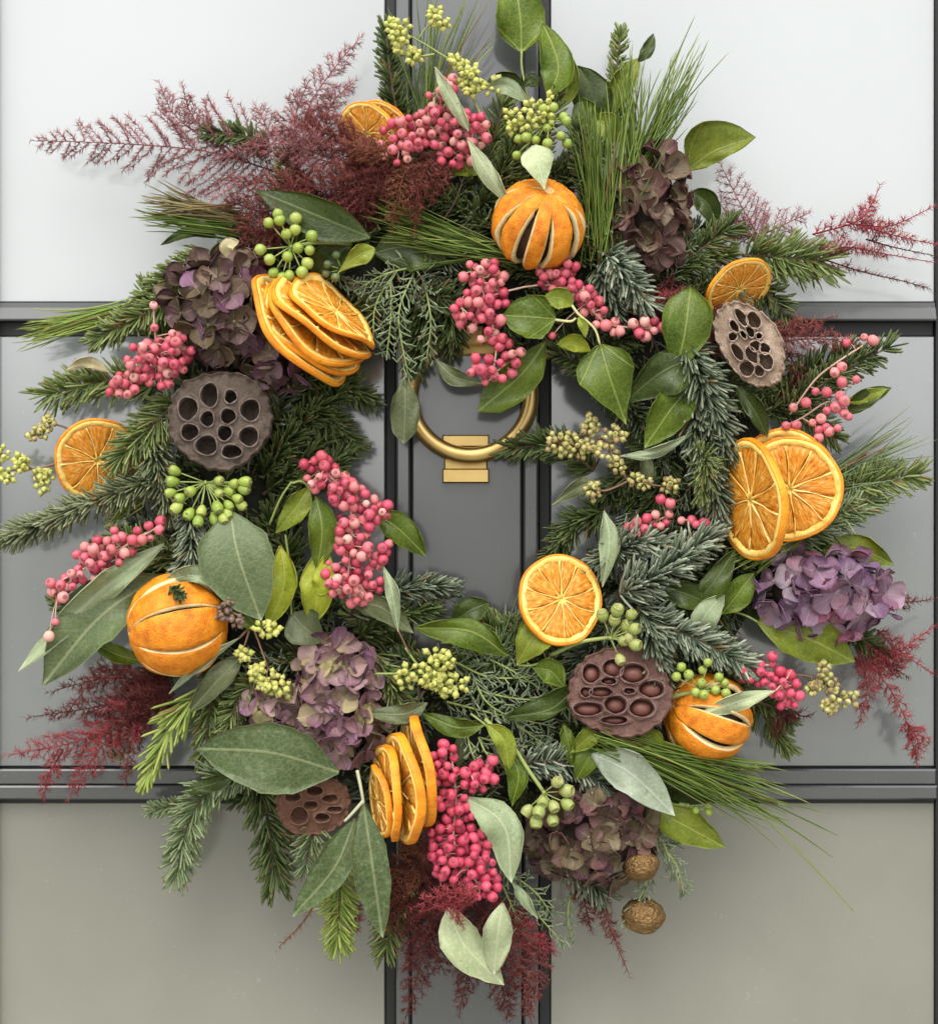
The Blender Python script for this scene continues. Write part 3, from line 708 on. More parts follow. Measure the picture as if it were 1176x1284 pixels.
def seeds(label, stems, clusters, d=135, mat=None, r=3.7, smat=None):
    """clusters: (x, y, radius, count)"""
    mat = mat or M_bud
    th = thing('eucalyptus_seed_spray', label, 'seed spray', W(clusters[0][0], clusters[0][1], d - 5), 'seeded eucalyptus sprays in the wreath')
    L0 = np.array(th.location); tb = [tube(path([(x, y, d - 4) for x, y in s], 14), np.linspace(1.7, 1.1, 14), 5) for s in stems]
    allst = np.vstack([path([(x, y, d - 4) for x, y in s], 14) for s in stems])
    for (x, y, R, n) in clusters:
        n = int(n * 1.3)
        c = np.array([x, y, d + 2.]); k = np.argmin(np.linalg.norm(allst - c, axis=1))
        tb.append(tube(path([allst[k], (allst[k] + c) / 2 + rng.normal(0, 2, 3), c], 6), 1.1, 4))
        done = []
        nsub = max(1, n // 7)
        for s_ in range(nsub):
            sc = c + (rng.normal(0, 1, 3) * np.array([.5, .5, .3]) * R if nsub > 1 else 0)
            sc[2] = max(sc[2], d - 2)
            tb.append(tube(path([c, sc], 3), .8, 4))
            for q in range(n // nsub):
                for _ in range(30):
                    v = norm(rng.normal(0, 1, 3) + np.array([0, 0, .5])); v[2] = abs(v[2]); ln = rng.uniform(.75, 1.1) * min(R * .62, 15)
                    p = sc + v * ln
                    if all(np.linalg.norm(p - o) > r * 1.75 for o in done): break
                done.append(p); tb.append(tube(np.array([sc, p - v * r]), .6, 3))
                part('bud', BUD[mat], th, Vector(Wv([p])[0] - L0), qdir((v[0], -v[2], -v[1]), rng.random() * 6), r * kd(d) * rng.uniform(.8, 1.15))
    V, F, _ = join(tb); pxpart('stem', (V, F), smat or M_gstem, th)
    return th

# petals (unit size) and hydrangea heads
def petal_mesh(mat, seed):
    r = np.random.default_rng(seed); nv, nu = 7, 7
    v = np.linspace(0, 1, nv); u = np.linspace(-1, 1, nu)
    w = np.interp(v, [0, .15, .4, .65, .85, 1], [.10, .36, .58, .60, .42, .10])
    cup, curl = r.uniform(-.25, .5), r.uniform(-.5, .55); ph = r.random() * 6
    P = np.zeros((nv, nu, 3))
    P[..., 0] = u[None] * w[:, None]; P[..., 1] = v[:, None] + .04 * np.sin(5 * u)[None] * v[:, None]
    P[..., 2] = cup * (u ** 2)[None] * w[:, None] * 1.2 + curl * (v ** 2)[:, None] + .085 * np.sin(5 * v + ph)[:, None] * np.sin(3.4 * u + ph)[None] + .05 * np.abs(u)[None] * w[:, None]
    n = nv * nu; V = np.vstack([P.reshape(-1, 3), P.reshape(-1, 3) - [0, 0, .035]])
    i = np.arange(nv - 1)[:, None] * nu; j = np.arange(nu - 1)[None]
    Q = np.stack([i + j, i + j + 1, i + nu + j + 1, i + nu + j], -1).reshape(-1, 4)
    rim = [q * nu for q in range(nv)] + [(nv - 1) * nu + c for c in range(1, nu)] + [q * nu + nu - 1 for q in range(nv - 2, -1, -1)] + [c for c in range(nu - 2, 0, -1)]
    R = np.array([(rim[k], rim[(k + 1) % len(rim)], rim[(k + 1) % len(rim)] + n, rim[k] + n) for k in range(len(rim))])
    luv = np.stack([np.broadcast_to(u[None], (nv, nu)), np.broadcast_to(v[:, None], (nv, nu)), np.broadcast_to(w[:, None], (nv, nu))], -1).reshape(-1, 3)
    return mesh('petal', V, [np.vstack([Q, Q[:, ::-1] + n, R[:, ::-1]])], mat, {'luv': np.vstack([luv, luv])})
PET = {k: [petal_mesh(m, 10 * i + q) for q in range(6)] for i, (k, m) in enumerate(PM.items())}
M_core = simple('flower_core', (.045, .028, .022), .9, nscale=6, namt=.5)
M_eye = simple('floret_eye', (.25, .20, .10), .6)
EYE = lmesh('floret_eye', [(0, -.12), (.10, -.06), (.12, .03), (.07, .10), (0, .12)], 6, M_eye)
def hydrangea(label, domes, mat, psize=22, d=100, special=()):
    """domes: (x, y, rx, ry, rd, n)"""
    x, y = domes[0][:2]
    th = thing('hydrangea_head', label, 'hydrangea', W(x, y, d - 20), 'dried hydrangea heads in the wreath'); L0 = np.array(th.location)
    tb = []
    for (cx, cy, rx, ry, rd, n) in domes:
        done = []
        for k in range(n * 30):
            if len(done) >= n: break
            v = rng.normal(0, 1, 3); v /= np.linalg.norm(v); v[2] = abs(v[2])
            if any(np.linalg.norm((v - o) * np.array([rx, ry, rd])) < psize * .95 for o in done): continue
            done.append(v)
            p = np.array([cx, cy, d]) + v * np.array([rx - psize * .35, ry - psize * .35, rd])
            nr = norm(v / np.array([rx, ry, rd])) + rng.normal(0, .22, 3); nr = norm(nr)
            wn_ = (nr[0], -nr[2], -nr[1])
            fl = part('floret', EYE, th, Vector(Wv([p])[0] - L0), qdir(wn_, rng.random() * 6), psize * kd(d) * rng.uniform(.85, 1.15))
            np_ = 4 if rng.random() < .85 else 3
            for q in range(np_):
                tilt = Quaternion((1, 0, 0), rng.normal(.28, .34)); rot = Quaternion((0, 0, 1), q * 2 * math.pi / np_ + rng.normal(0, .14)) @ tilt
                part('petal', PET[mat][rng.integers(6)], fl, (0, 0, .02 + .03 * (q % 2)), rot, rng.uniform(.85, 1.15))
            tb.append(tube(np.array([(cx, cy, d - 15), p - nr * 2]), .9, 4))
        kv, kf = lathe([(0, -1), (.5, -.86), (.86, -.5), (1, 0), (.86, .5), (.5, .86), (0, 1)], 14)
        part('flower_core', mesh('flower_core', kv, kf, M_core), th, Vector(Wv([(cx, cy, d)])[0] - L0), None, (max(8, rx - psize * .8) * kd(d), max(6, rd - 9) * kd(d), max(8, ry - psize * .8) * kd(d)))
    V, F, _ = join(tb); pxpart('stem', (V, F), M_bstem, th)
    return th

# orange slices (unit radius, face +Z)
def slice_meshes(seed, rind_m, wmul=1.):
    r = np.random.default_rng(seed); n = 72
    th = np.linspace(0, 2 * np.pi, n, endpoint=False)
    rad = 1 + .022 * np.sin(2 * th + r.random() * 6) + .016 * np.sin(3 * th + r.random() * 6) + .008 * np.sin(7 * th + r.random() * 6)
    wa, wb, wp = r.uniform(.02, .045), r.uniform(.008, .02), r.random() * 6; wa *= wmul; wb *= wmul
    warp = lambda x, y: wa * (x * x - y * y) * math.cos(wp) + wa * 2 * x * y * math.sin(wp) + wb * np.sin(4 * np.arctan2(y, x) + wp) * (x * x + y * y)
    T = .054
    def ring(prof, mat, name):
        V, F = [], []; m = len(prof)
        for (q, z) in prof:
            x, y = q * rad * np.cos(th), q * rad * np.sin(th); V.append(np.stack([x, y, z + warp(x, y)], 1))
        V = np.vstack(V); i = np.arange(m)[:, None]; j = np.arange(n)[None]; i2 = (i + 1) % m; j2 = (j + 1) % n
        F = np.stack([i * n + j, i * n + j2, i2 * n + j2, i2 * n + j], -1).reshape(-1, 4)
        return mesh(name, V, [F], mat)
    rind = ring([(.945, T - .01), (.985, T), (1.0, T * .6), (1.0, -T * .6), (.985, -T), (.945, -T + .01)], rind_m, 'rind')
    nseg = int(r.integers(9, 12)); cuts = np.sort((np.arange(nseg) + r.uniform(-.14, .14, nseg)) * 2 * np.pi / nseg)
    # pith: ring plus membranes and core
    pv, pf = [], []
    rg = [(.83, T * .30), (.86, T * .80), (.90, T * 1.03), (.955, T * .95), (.955, -T * .95), (.90, -T * 1.02), (.83, -T * .3)]
    V = []
    for (q, z) in rg:
        wob = 1 + (.014 * np.sin(11 * th + seed) + .012 * np.sin(17 * th + 2 * seed)) * (1 if q < .87 else .2); x, y = q * rad * wob * np.cos(th), q * rad * wob * np.sin(th); V.append(np.stack([x, y, z + warp(x, y)], 1))
    V = np.vstack(V); m = len(rg); i = np.arange(m)[:, None]; j = np.arange(n)[None]; i2 = (i + 1) % m; j2 = (j + 1) % n
    parts_ = [(V, [np.stack([i * n + j, i * n + j2, i2 * n + j2, i2 * n + j], -1).reshape(-1, 4)])]
    for c in cuts:
        q = np.linspace(.03, .84, 9); cc = c + .05 * np.sin(q * 5 + seed + c)
        x, y = q * np.cos(cc), q * np.sin(cc); p = np.stack([x, y, T * .50 + .006 * np.sin(q * 14 + c) + warp(x, y)], 1)
        parts_.append(tube(p, np.interp(q, [0, .2, .45, .7, .84], [.034, .018, .011, .013, .028]), 5))
        p2 = p.copy(); p2[:, 2] -= T * 1.04; parts_.append(tube(p2, .02, 4))
    x, y = .12 * np.cos(th[::6]), .12 * np.sin(th[::6]); k = len(x)
    cv = np.vstack([np.stack([x, y, np.full(k, T * .35)], 1), np.stack([x * .6, y * .6, np.full(k, T * .75)], 1), [[0, 0, T * .6]], np.stack([x, y, np.full(k, -T * .6)], 1)])
    j = np.arange(k); j2 = (j + 1) % k
    parts_.append((cv, [np.vstack([np.stack([j, j2, k + j2, k + j], 1), np.stack([2 * k + 1 + j, 2 * k + 1 + j2, j2, j], 1)]), np.stack([k + j, k + j2, np.full(k, 2 * k)], 1)]))
    pith = mesh('pith', *join(parts_)[:2], M_pith)
    segs = []
    for a_, b_ in zip(cuts, np.append(cuts[1:], cuts[0] + 2 * np.pi)):
        g_ = .010; na, nr = 8, 7; Vt = []
        for z, s in ((T * .62, 1), (-T * .62, -1)):
            for q in np.linspace(.08, .86, nr):
                aa = np.linspace(a_ + min(.3, g_ / q), b_ - min(.3, g_ / q), na)
                x, y = q * np.cos(aa), q * np.sin(aa)
                dome = np.sin(np.linspace(0, np.pi, na)) ** .6 * math.sin(math.pi * min(1, max(.02, (q - .06) / .78))) ** .5
                zz = z * (.62 + .42 * dome) + s * r.normal(0, .007, na)
                Vt.append(np.stack([x, y, zz + warp(x, y)], 1))
        V = np.vstack(Vt); n1 = na * nr; i = np.arange(nr - 1)[:, None] * na; j = np.arange(na - 1)[None]
        Q = np.stack([i + j, i + na + j, i + na + j + 1, i + j + 1], -1).reshape(-1, 4)
        rim = [q * na for q in range(nr)] + [(nr - 1) * na + c for c in range(1, na)] + [q * na + na - 1 for q in range(nr - 2, -1, -1)] + [c for c in range(na - 2, 0, -1)]
        R = np.array([(rim[k], rim[k] + n1, rim[(k + 1) % len(rim)] + n1, rim[(k + 1) % len(rim)]) for k in range(len(rim))])
        segs.append(mesh('segment', V, [np.vstack([Q, Q[:, ::-1] + n1, R])], M_flesh))
    return rind, pith, segs
SL = [slice_meshes(s, M_rind) for s in (3, 8, 14, 21, 33)] + [slice_meshes(s, M_rind, 3.2) for s in (41, 52, 66)]
def oslice(label, x, y, d, R, lean, tilt, v=0, spin=0., thick=1.0):
    """lean: picture direction (deg, counter-clockwise from right) the face turns to; tilt: by how much"""
    t, l = math.radians(tilt), math.radians(lean)
    nrm = (math.sin(t) * math.cos(l), -math.cos(t), math.sin(t) * math.sin(l))
    th = thing('orange_slice', label, 'orange slice', W(x, y, d), 'dried orange slices in the wreath')
    q = qdir(nrm, spin); s = R * kd(d); rind, pith, segs = SL[v % len(SL)]
    sc = (s, s, s * thick)
    part('rind', rind, th, rot=q, scale=sc); part('pith', pith, th, rot=q, scale=sc)
    for sg in segs: part('segment', sg, th, rot=q, scale=sc)
    return th

def whole_orange(label, x, y, d, R, axis, nslit=9, G=.13, latmax=66, latc=0, spin=0., squash=(1, 1, .95), wobble=.3):
    th = thing('dried_orange', label, 'dried orange', W(x, y, d), 'whole dried oranges in the wreath')
    q = qdir(axis, spin); s = R * kd(d); sc = tuple(s * k for k in squash)
    r = np.random.default_rng(int(x)); nl_, na = 30, 9
    part('pulp', lmesh('pulp', [(math.sin(k) * .80, -math.cos(k) * .80) if 0 < k < math.pi else (0, -math.cos(k) * .8) for k in [0.] + list(np.linspace(.2, 2.94, 12)) + [math.pi]], 24, M_pulp), th, rot=q, scale=sc)
    lat = np.radians(np.linspace(-89, 89, nl_))
    bnd = np.arange(nslit) * 2 * np.pi / nslit + r.uniform(-.12, .12, nslit)
    gs = G * (1 + wobble * r.uniform(-1, 1, nslit)); lm = np.radians(latmax + r.uniform(-8, 6, nslit)); lc = math.radians(latc)
    gap = lambda k: gs[k] * np.clip(1 - ((lat - lc) / lm[k]) ** 2, 0, 1) ** .75 / np.maximum(.35, np.cos(lat))
    for k in range(nslit):
        k2 = (k + 1) % nslit; e0 = bnd[k] + gap(k); e1 = bnd[k2] + (2 * np.pi if k2 == 0 else 0) - gap(k2)
        u = np.linspace(0, 1, na); L = e0[:, None] + (e1 - e0)[:, None] * u[None]
        op = np.clip(1 - ((lat[:, None] - lc) / lm[k]) ** 2, 0, 1)
        bul = 1 + .035 * np.sin(np.pi * u)[None] * np.cos(lat)[:, None] + .02 * op * (np.abs(u - .5)[None] * 2) ** 6 + .022 * np.sin(5 * lat[:, None] + 2 * k) * np.sin(4 * u + k)[None] + .012 * np.sin(11 * lat[:, None] + 3 * k) * np.sin(7 * u + k)[None]
        bul = bul - .05 * np.exp(-((np.abs(lat[:, None]) - math.radians(90)) / .18) ** 2)
        def shell(f):
            return np.stack([f * bul * np.cos(lat)[:, None] * np.cos(L), f * bul * np.cos(lat)[:, None] * np.sin(L), f * bul * np.sin(lat)[:, None]], -1)
        O, I = shell(1.0), shell(.86); O = O.reshape(-1, 3); I = I.reshape(-1, 3); n = nl_ * na
        i = np.arange(nl_ - 1)[:, None] * na; j = np.arange(na - 1)[None]
        Q = np.stack([i + j, i + j + 1, i + na + j + 1, i + na + j], -1).reshape(-1, 4)
        # cut walls lean outward so the cream pith shows
        side = []
        for c in (0, na - 1):
            for a_ in range(nl_ - 1):
                f = (a_ * na + c, (a_ + 1) * na + c, (a_ + 1) * na + c + n, a_ * na + c + n); side.append(f if c == 0 else f[::-1])
        I2 = I.reshape(nl_, na, 3).copy()
        wall = .055 / np.maximum(.3, np.cos(lat)) * (op[:, 0] > 0)
        for c, sg in ((0, -1), (na - 1, 1)):
            La = L[:, c] + sg * np.minimum(wall * 1.0, gap(k if c == 0 else k2) * .8)
            bb = bul[:, c] * .90
            I2[:, c] = np.stack([bb * np.cos(lat) * np.cos(La), bb * np.cos(lat) * np.sin(La), bb * np.sin(lat)], 1)
        V = np.vstack([O, I2.reshape(-1, 3)]); Fs = np.vstack([Q, np.array(side), Q[:, ::-1] + n])
        mi = np.concatenate([np.zeros(len(Q)), np.ones(len(side)), np.ones(len(Q))])
        part('peel_segment', mesh('peel_segment', V, [Fs], [M_peel, M_cream], midx=mi), th, rot=q, scale=sc)
    part('stem_scar', lmesh('stem_scar', [(0, .93), (.10, .93), (.11, .985), (.05, .96), (0, .965)], 8, M_cream), th, rot=q, scale=sc)
    return th

def lotus(label, x, y, d, R, holes, kind='grey', lean=90, tilt=8, aspect=(1, 1), rot2=0., depth=.34, lip=.05, seed=False, rimw=.05):
    """holes: unit coords (hx, hy up, rx, ry)"""
    t, l = math.radians(tilt), math.radians(lean)
    nrm = Vector((math.sin(t) * math.cos(l), -math.cos(t), math.sin(t) * math.sin(l)))
    yax = (Vector((0, 0, 1)) - nrm * nrm.z).normalized(); xax = yax.cross(nrm).normalized()
    Mx = Matrix((xax, yax, nrm)).transposed(); q = Mx.to_quaternion() @ Quaternion((0, 0, 1), rot2)
    th = thing('lotus_pod', label, 'lotus pod', W(x, y, d), 'dried lotus pods in the wreath')
    s = R * kd(d); sc = (s * aspect[0], s * aspect[1], s)
    r = np.random.default_rng(int(x + y)); n, m = 150, 58
    ang = np.linspace(0, 2 * np.pi, n, endpoint=False)
    edge = 1 + .025 * np.sin(3 * ang + r.random() * 6) + .018 * np.sin(5 * ang + r.random() * 6) + .016 * np.sin(17 * ang + r.random() * 6) + .011 * np.sin(31 * ang)
    q_ = np.linspace(0, 1, m) ** .9
    X = q_[:, None] * edge[None] * np.cos(ang)[None]; Y = q_[:, None] * edge[None] * np.sin(ang)[None]
    Z = .05 * (1 - q_[:, None] ** 2) + 0 * X
    Z += .012 * np.sin(X * 9 + 1) * np.sin(Y * 8 + 2)
    crk = np.clip((q_[:, None] - .86) / .14, 0, 1)
    Z += crk * (.045 * np.sin(19 * ang + 2)[None] + .035 * np.sin(33 * ang)[None]) + rimw * np.exp(-((q_[:, None] - .965) / .03) ** 2) - .10 * np.clip((q_[:, None] - .97) / .03, 0, 1)
    for (hx, hy, rx, ry) in holes:
        e = np.sqrt(((X - hx) / rx) ** 2 + ((Y - hy) / ry) ** 2)
        e = e * (1 + .05 * np.sin(3 * np.arctan2(Y - hy, X - hx) + hx * 9))
        Z += lip * np.exp(-((e - 1.08) / .16) ** 2); st_ = np.clip((1.0 - e) / .16, 0, 1); Z -= depth * st_ * st_ * (3 - 2 * st_)
    V = np.stack([X, Y, Z], -1).reshape(-1, 3); i = np.arange(m - 1)[:, None] * n; j = np.arange(n)[None]; j2 = (j + 1) % n
    F = np.stack([i + j, i + n + j, i + n + j2, i + j2], -1).reshape(-1, 4)
    part('face', mesh('face', V, [F], POD[kind][0]), th, rot=q, scale=sc)
    prof = [(0, -1.0), (.20, -1.0), (.26, -.8), (.45, -.5), (.75, -.25), (.95, -.10), (.985, -.03)]
    part('cone', lmesh('cone', prof, 40, POD[kind][0]), th, rot=q, scale=sc)
    for (hx, hy, rx, ry) in holes:
        aa = np.linspace(0, 2 * np.pi, 29)[:-1]; rw = 1 + .05 * np.sin(3 * aa + hx * 9)
        p = np.stack([hx + rx * rw * 1.03 * np.cos(aa), hy + ry * rw * 1.03 * np.sin(aa)], 1)
        rr_ = math.hypot(hx, hy); zz = .05 * (1 - rr_ ** 2) + lip + .008 + .012 * np.sin(2 * aa + hx * 20)
        p = np.column_stack([p, zz]); tr = .016 + .006 * np.sin(5 * aa)
        k = len(p); cen = np.array([hx, hy, 0]); out = norm((p - cen) * np.array([1, 1, 0])); up = np.array([0, 0, 1.])
        Vv = []
        for b_ in np.linspace(0, 2 * np.pi, 6, endpoint=False): Vv.append(p + tr[:, None] * (math.cos(b_) * out + math.sin(b_) * up))
        Vv = np.stack(Vv, 1).reshape(-1, 3); i = np.arange(k)[:, None]; j = np.arange(6)[None]
        Fq = np.stack([i * 6 + j, ((i + 1) % k) * 6 + j, ((i + 1) % k) * 6 + (j + 1) % 6, i * 6 + (j + 1) % 6], -1).reshape(-1, 4)
        cp = part('seed_cup', mesh('seed_cup', Vv, [Fq], POD[kind][1]), th, rot=q, scale=sc)
        if seed:
            V2, F2 = lathe([(0, -.5), (.7, -.35), (.92, 0), (.75, .3), (.4, .46), (0, .5)], 14)
            V2 = V2 * np.array([rx * .9, ry * .9, .22]) + np.array([hx, hy, -depth * .72])
            part('seed', mesh('seed', V2, F2, M_seed), cp)
    return th

def walnut(label, x, y, d, R, rot):
    th = thing('walnut', label, 'walnut', W(x, y, d), 'gold painted walnuts at the foot of the wreath')
    nl_, n = 26, 44; lat = np.linspace(-np.pi / 2, np.pi / 2, nl_); lo = np.linspace(0, 2 * np.pi, n, endpoint=False)
    LA, LO = np.meshgrid(lat, lo, indexing='ij'); r = np.random.default_rng(int(y))
    f = 1 + .03 * np.sin(7 * LO + 2.5 * np.sin(3 * LA)) * np.cos(LA) + .022 * np.sin(11 * LO - 5 * LA + 2 * np.sin(4 * LO)) * np.cos(LA) + .02 * np.sin(9 * LA + 3 * np.sin(2 * LO)) * np.cos(LA) + .07 * np.exp(-(np.sin(LO) / .09) ** 2) * np.cos(LA) ** .4
    z = np.sin(LA) * 1.14 + .09 * np.clip((np.sin(LA) - .9) / .1, 0, 1)
    V = np.stack([f * np.cos(LA) * np.cos(LO), f * np.cos(LA) * np.sin(LO) * .94, f * z], -1).reshape(-1, 3)
    i = np.arange(nl_ - 1)[:, None] * n; j = np.arange(n)[None]; j2 = (j + 1) % n
    F = np.stack([i + j, i + j2, i + n + j2, i + n + j], -1).reshape(-1, 4); a_ = np.repeat(lo[None], nl_ - 1, 0).ravel()
    for k, nm in ((0, 'shell_half'), (1, 'shell_half')):
        sel = (a_ < np.pi - 1e-6) if k == 0 else (a_ >= np.pi - 1e-6)
        part(nm, mesh(nm, V, [F[sel]], M_gold), th, rot=Quaternion(rot).normalized(), scale=R * kd(d))
    return th
M_gold = simple('gold_paint', (.22, .13, .05), .38, .75, nscale=5, namt=.6, bumpd=.0035)

# ---------------------------------------------------------------- wreath base: ring and packed greenery, darkened to paint in shade between the sprigs
wb = thing('wreath_base', 'round wreath base packed with dark fir needles behind all the decorations', 'wreath', W(595, 1050, 10))
a = np.linspace(0, 2 * np.pi, 90, endpoint=False); b6 = np.linspace(0, 2 * np.pi, 14, endpoint=False)
P = np.array([(592 + (302 + (78 + 8 * math.sin(9 * p)) * math.cos(q)) * math.cos(p), 616 + (312 + (78 + 8 * math.sin(7 * p)) * math.cos(q)) * math.sin(p), 44 + 36 * math.sin(q)) for p in a for q in b6])
i = np.arange(90)[:, None]; j = np.arange(14)[None]
Fq = np.stack([i * 14 + j, ((i + 1) % 90) * 14 + j, ((i + 1) % 90) * 14 + (j + 1) % 14, i * 14 + (j + 1) % 14], -1).reshape(-1, 4)
pxpart('moss_ring', (P, [Fq]), simple('moss_gap_shade', (.009, .011, .005), .95, nscale=260, namt=.7, bumpd=.003), wb)  # near-black colour stands in for shade in the wreath's gaps
geo, tw = [], []
for k in range(190):
    p = 2 * math.pi * (k * .6180339) + rng.normal(0, .05); rad = rng.uniform(215, 385)
    x, y = 592 + rad * math.cos(p), 616 + 1.03 * rad * math.sin(p)
    da = p + math.pi / 2 + rng.normal(0, .5) - (.75 if rad > 300 else -.35)
    l = rng.uniform(80, 130); dd = rng.uniform(30, 78); e = (x + math.cos(da) * l, y + math.sin(da) * l, dd + rng.uniform(-15, 25))
    mid = ((x + e[0]) / 2 + rng.normal(0, 6), (y + e[1]) / 2 + rng.normal(0, 6), dd + 12)
    if math.hypot(e[0] - 572, (e[1] - 588)) < 178: continue
    c = ['dark', 'dark', 'dark', 'mid', 'blue'][k % 5]
    geo.append(fir_geo([(x, y, dd), mid, e], rng.uniform(22, 28), 1.05, c, 'brush' if k % 2 else 'flat')); tw.append(tube(path([(x, y, dd), mid, e], 8), 2., 5))
for k in range(90):
    p = 2 * math.pi * (k * .6180339 + .3) + rng.normal(0, .05); rad = rng.uniform(215, 370)
    x, y = 592 + rad * math.cos(p), 616 + 1.03 * rad * math.sin(p); da = p + rng.normal(1.3, .9); l = rng.uniform(50, 95); dd = rng.uniform(60, 98)
    e = (x + math.cos(da) * l, y + math.sin(da) * l, dd + rng.uniform(-8, 22))
    if math.hypot(e[0] - 572, e[1] - 588) < 185: continue
    g_ = herb_geo([(x, y, dd), ((x + e[0]) / 2 + rng.normal(0, 5), (y + e[1]) / 2 + rng.normal(0, 5), dd + 10), e], ['herb', 'herbd', 'dark', 'herbd'][k % 4], 17, 13)
    geo.append(g_[:3]); tw.append(g_[3])
V, F, A = join(geo); pxpart('needles', (V, F), M_needle, wb, {'Col': A}, kind='stuff')
V, F, _ = join(tw); pxpart('twigs', (V, F), M_twig, wb, kind='stuff')

# ---------------------------------------------------------------- orange slices
oslice('round dried orange slice facing out above the dark red lotus pod', 703, 752, 132, 58, 28, 27, 0, .3)
oslice('large round dried orange slice facing out, right of the leaning slice', 990, 614, 128, 66, 205, 18, 1, 1.1)
oslice('dried orange slice mostly hidden behind the large round right-hand slice', 984, 603, 110, 65, 205, 16, 2)
oslice('dried orange slice leaning on edge against the large round right-hand slice', 943, 627, 150, 76, 186, 67, 3, .4, 1.25)
for k, (lab, x, y, d, R, tl, ln) in enumerate([
    ('uppermost dried orange slice of the stack below the green ivy berries', 420, 392, 152, 66, 70, 50),
    ('second dried orange slice from the top of the stack by the dark hydrangea', 406, 399, 150, 77, 72, 48),
    ('third dried orange slice down in the stack by the dark hydrangea', 395, 409, 146, 76, 71, 47),
    ('fourth dried orange slice down in the stack by the dark hydrangea', 386, 416, 141, 75, 70, 44),
    ('lowest dried orange slice of the stack, mostly covered by the others', 374, 414, 137, 86, 73, 37)]):
    oslice(lab, x, y, d, R, ln, tl, [5, 6, 7, 5, 6][k], k * 1.3, .85)
oslice('small dried orange slice at the left edge half hidden by fir', 123, 578, 82, 55, -40, 26, 2, .5)
oslice('dark dried orange slice standing behind the tan lotus pod', 926, 362, 112, 47, -58, 52, 4, .2)
for k, (lab, x, y, R, d, tl) in enumerate([
    ('leftmost dried orange slice of the edge-on row below the mauve hydrangea', 476, 1004, 47, 128, 74),
    ('second dried orange slice from the left of the edge-on row', 488, 993, 60, 136, 76),
    ('third dried orange slice of the edge-on row, with dark gap beside it', 505, 988, 71, 142, 72),
    ('rightmost dried orange slice of the edge-on row beside pink berries', 523, 966, 70, 136, 74)]):
    oslice(lab, x, y, d, R, 186, tl, k + 1, k * .9, 1.5)
oslice('dark orange slice behind red fern at the top left of the berries', 461, 168, 92, 41, 222, 36, 3, .7)
oslice('thin orange slice edge behind the dark orange slice in red fern', 476, 166, 82, 42, 222, 40, 0)

# ---------------------------------------------------------------- whole dried oranges
whole_orange('whole slit dried orange hanging at the top with open wedge slits', 675, 281, 128, 58, (.20, -.66, .60), 10, .125, 62, -6, .25)
whole_orange('whole slit dried orange at left below the big grey green leaf', 223, 784, 124, 64, (-.93, -.22, -.17), 8, .055, 62, 0, .30, (1, 1, .98))
whole_orange('whole slit dried orange at lower right behind a pale leaf', 887, 900, 100, 55, (-.90, -.30, .32), 8, .13, 60, 0, .1, (1, 1, .98))

# ---------------------------------------------------------------- lotus pods
h1 = [(308, 725, 42, 58), (405, 732, 30, 33), (495, 792, 47, 52), (210, 785, 47, 55), (300, 832, 33, 38), (395, 820, 37, 37), (220, 890, 42, 40), (380, 895, 35, 37), (490, 910, 47, 47), (297, 950, 52, 47), (412, 978, 48, 33)]
lotus('round grey brown lotus pod facing out with eleven open seed holes', 276, 526, 140, 66, [((x - 355) / 242, -(y - 832) / 225, a_ / 248, b_ / 236) for x, y, a_, b_ in h1], 'grey', 80, 6, (1, .96), 0, .40, .03)
h2 = [(405, 355, 16, 42), (462, 370, 24, 36), (372, 395, 14, 28), (447, 425, 13, 25), (415, 437, 9, 20), (365, 445, 16, 18), (488, 445, 12, 14), (470, 492, 20, 22), (515, 505, 18, 25), (388, 518, 17, 40), (455, 535, 20, 38), (520, 565, 25, 38), (432, 598, 27, 32), (490, 612, 18, 24)]
_c, _s = math.cos(math.radians(-32)), math.sin(math.radians(-32))
_h2 = []
for x, y, a_, b_ in h2:
    X, Y = (x - 445) / 3.675, -(y - 480) / 3.675
    xr, yr = X * _c - Y * _s, X * _s + Y * _c        # undo the pod's own lean
    _h2.append((xr / 34 * .9, yr / 60 * .96, a_ / 3.675 / 34 * 1.15, b_ / 3.675 / 60 * 1.15))
lotus('pale tan lotus pod turned aside with narrow seed holes', 940, 431, 140, 60, _h2, 'tan', 200, 12, (.62, 1.0), math.radians(32), .40, .09)
h3 = [(665, 605, 40, 45), (765, 580, 45, 42), (860, 605, 58, 45), (940, 680, 56, 40), (895, 770, 56, 43), (775, 755, 50, 42), (710, 695, 50, 24), (650, 775, 66, 32), (770, 828, 58, 20), (640, 695, 26, 24), (745, 642, 34, 18), (838, 690, 26, 15)]
lotus('dark red brown lotus pod with wide shallow seed pockets', 778, 867, 142, 66, [((x - 800) / 242, -(y - 690) / 222, a_ / 222, b_ / 208) for x, y, a_, b_ in h3], 'red', 100, 10, (1, .88), 0, .17, .06, True)
h4 = [(710, 600, 45, 50), (762, 545, 35, 28), (850, 512, 42, 25), (815, 612, 38, 28), (872, 570, 38, 20), (680, 500, 40, 30), (780, 470, 40, 30)]
lotus('rust brown lotus pod half hidden under the big mottled leaf', 392, 1008, 112, 47, [((x - 770) / 172, -(y - 545) / 172, a_ / 180, b_ / 180) for x, y, a_, b_ in h4], 'rust', -70, 14, (1, .92), 0, .35, .05)

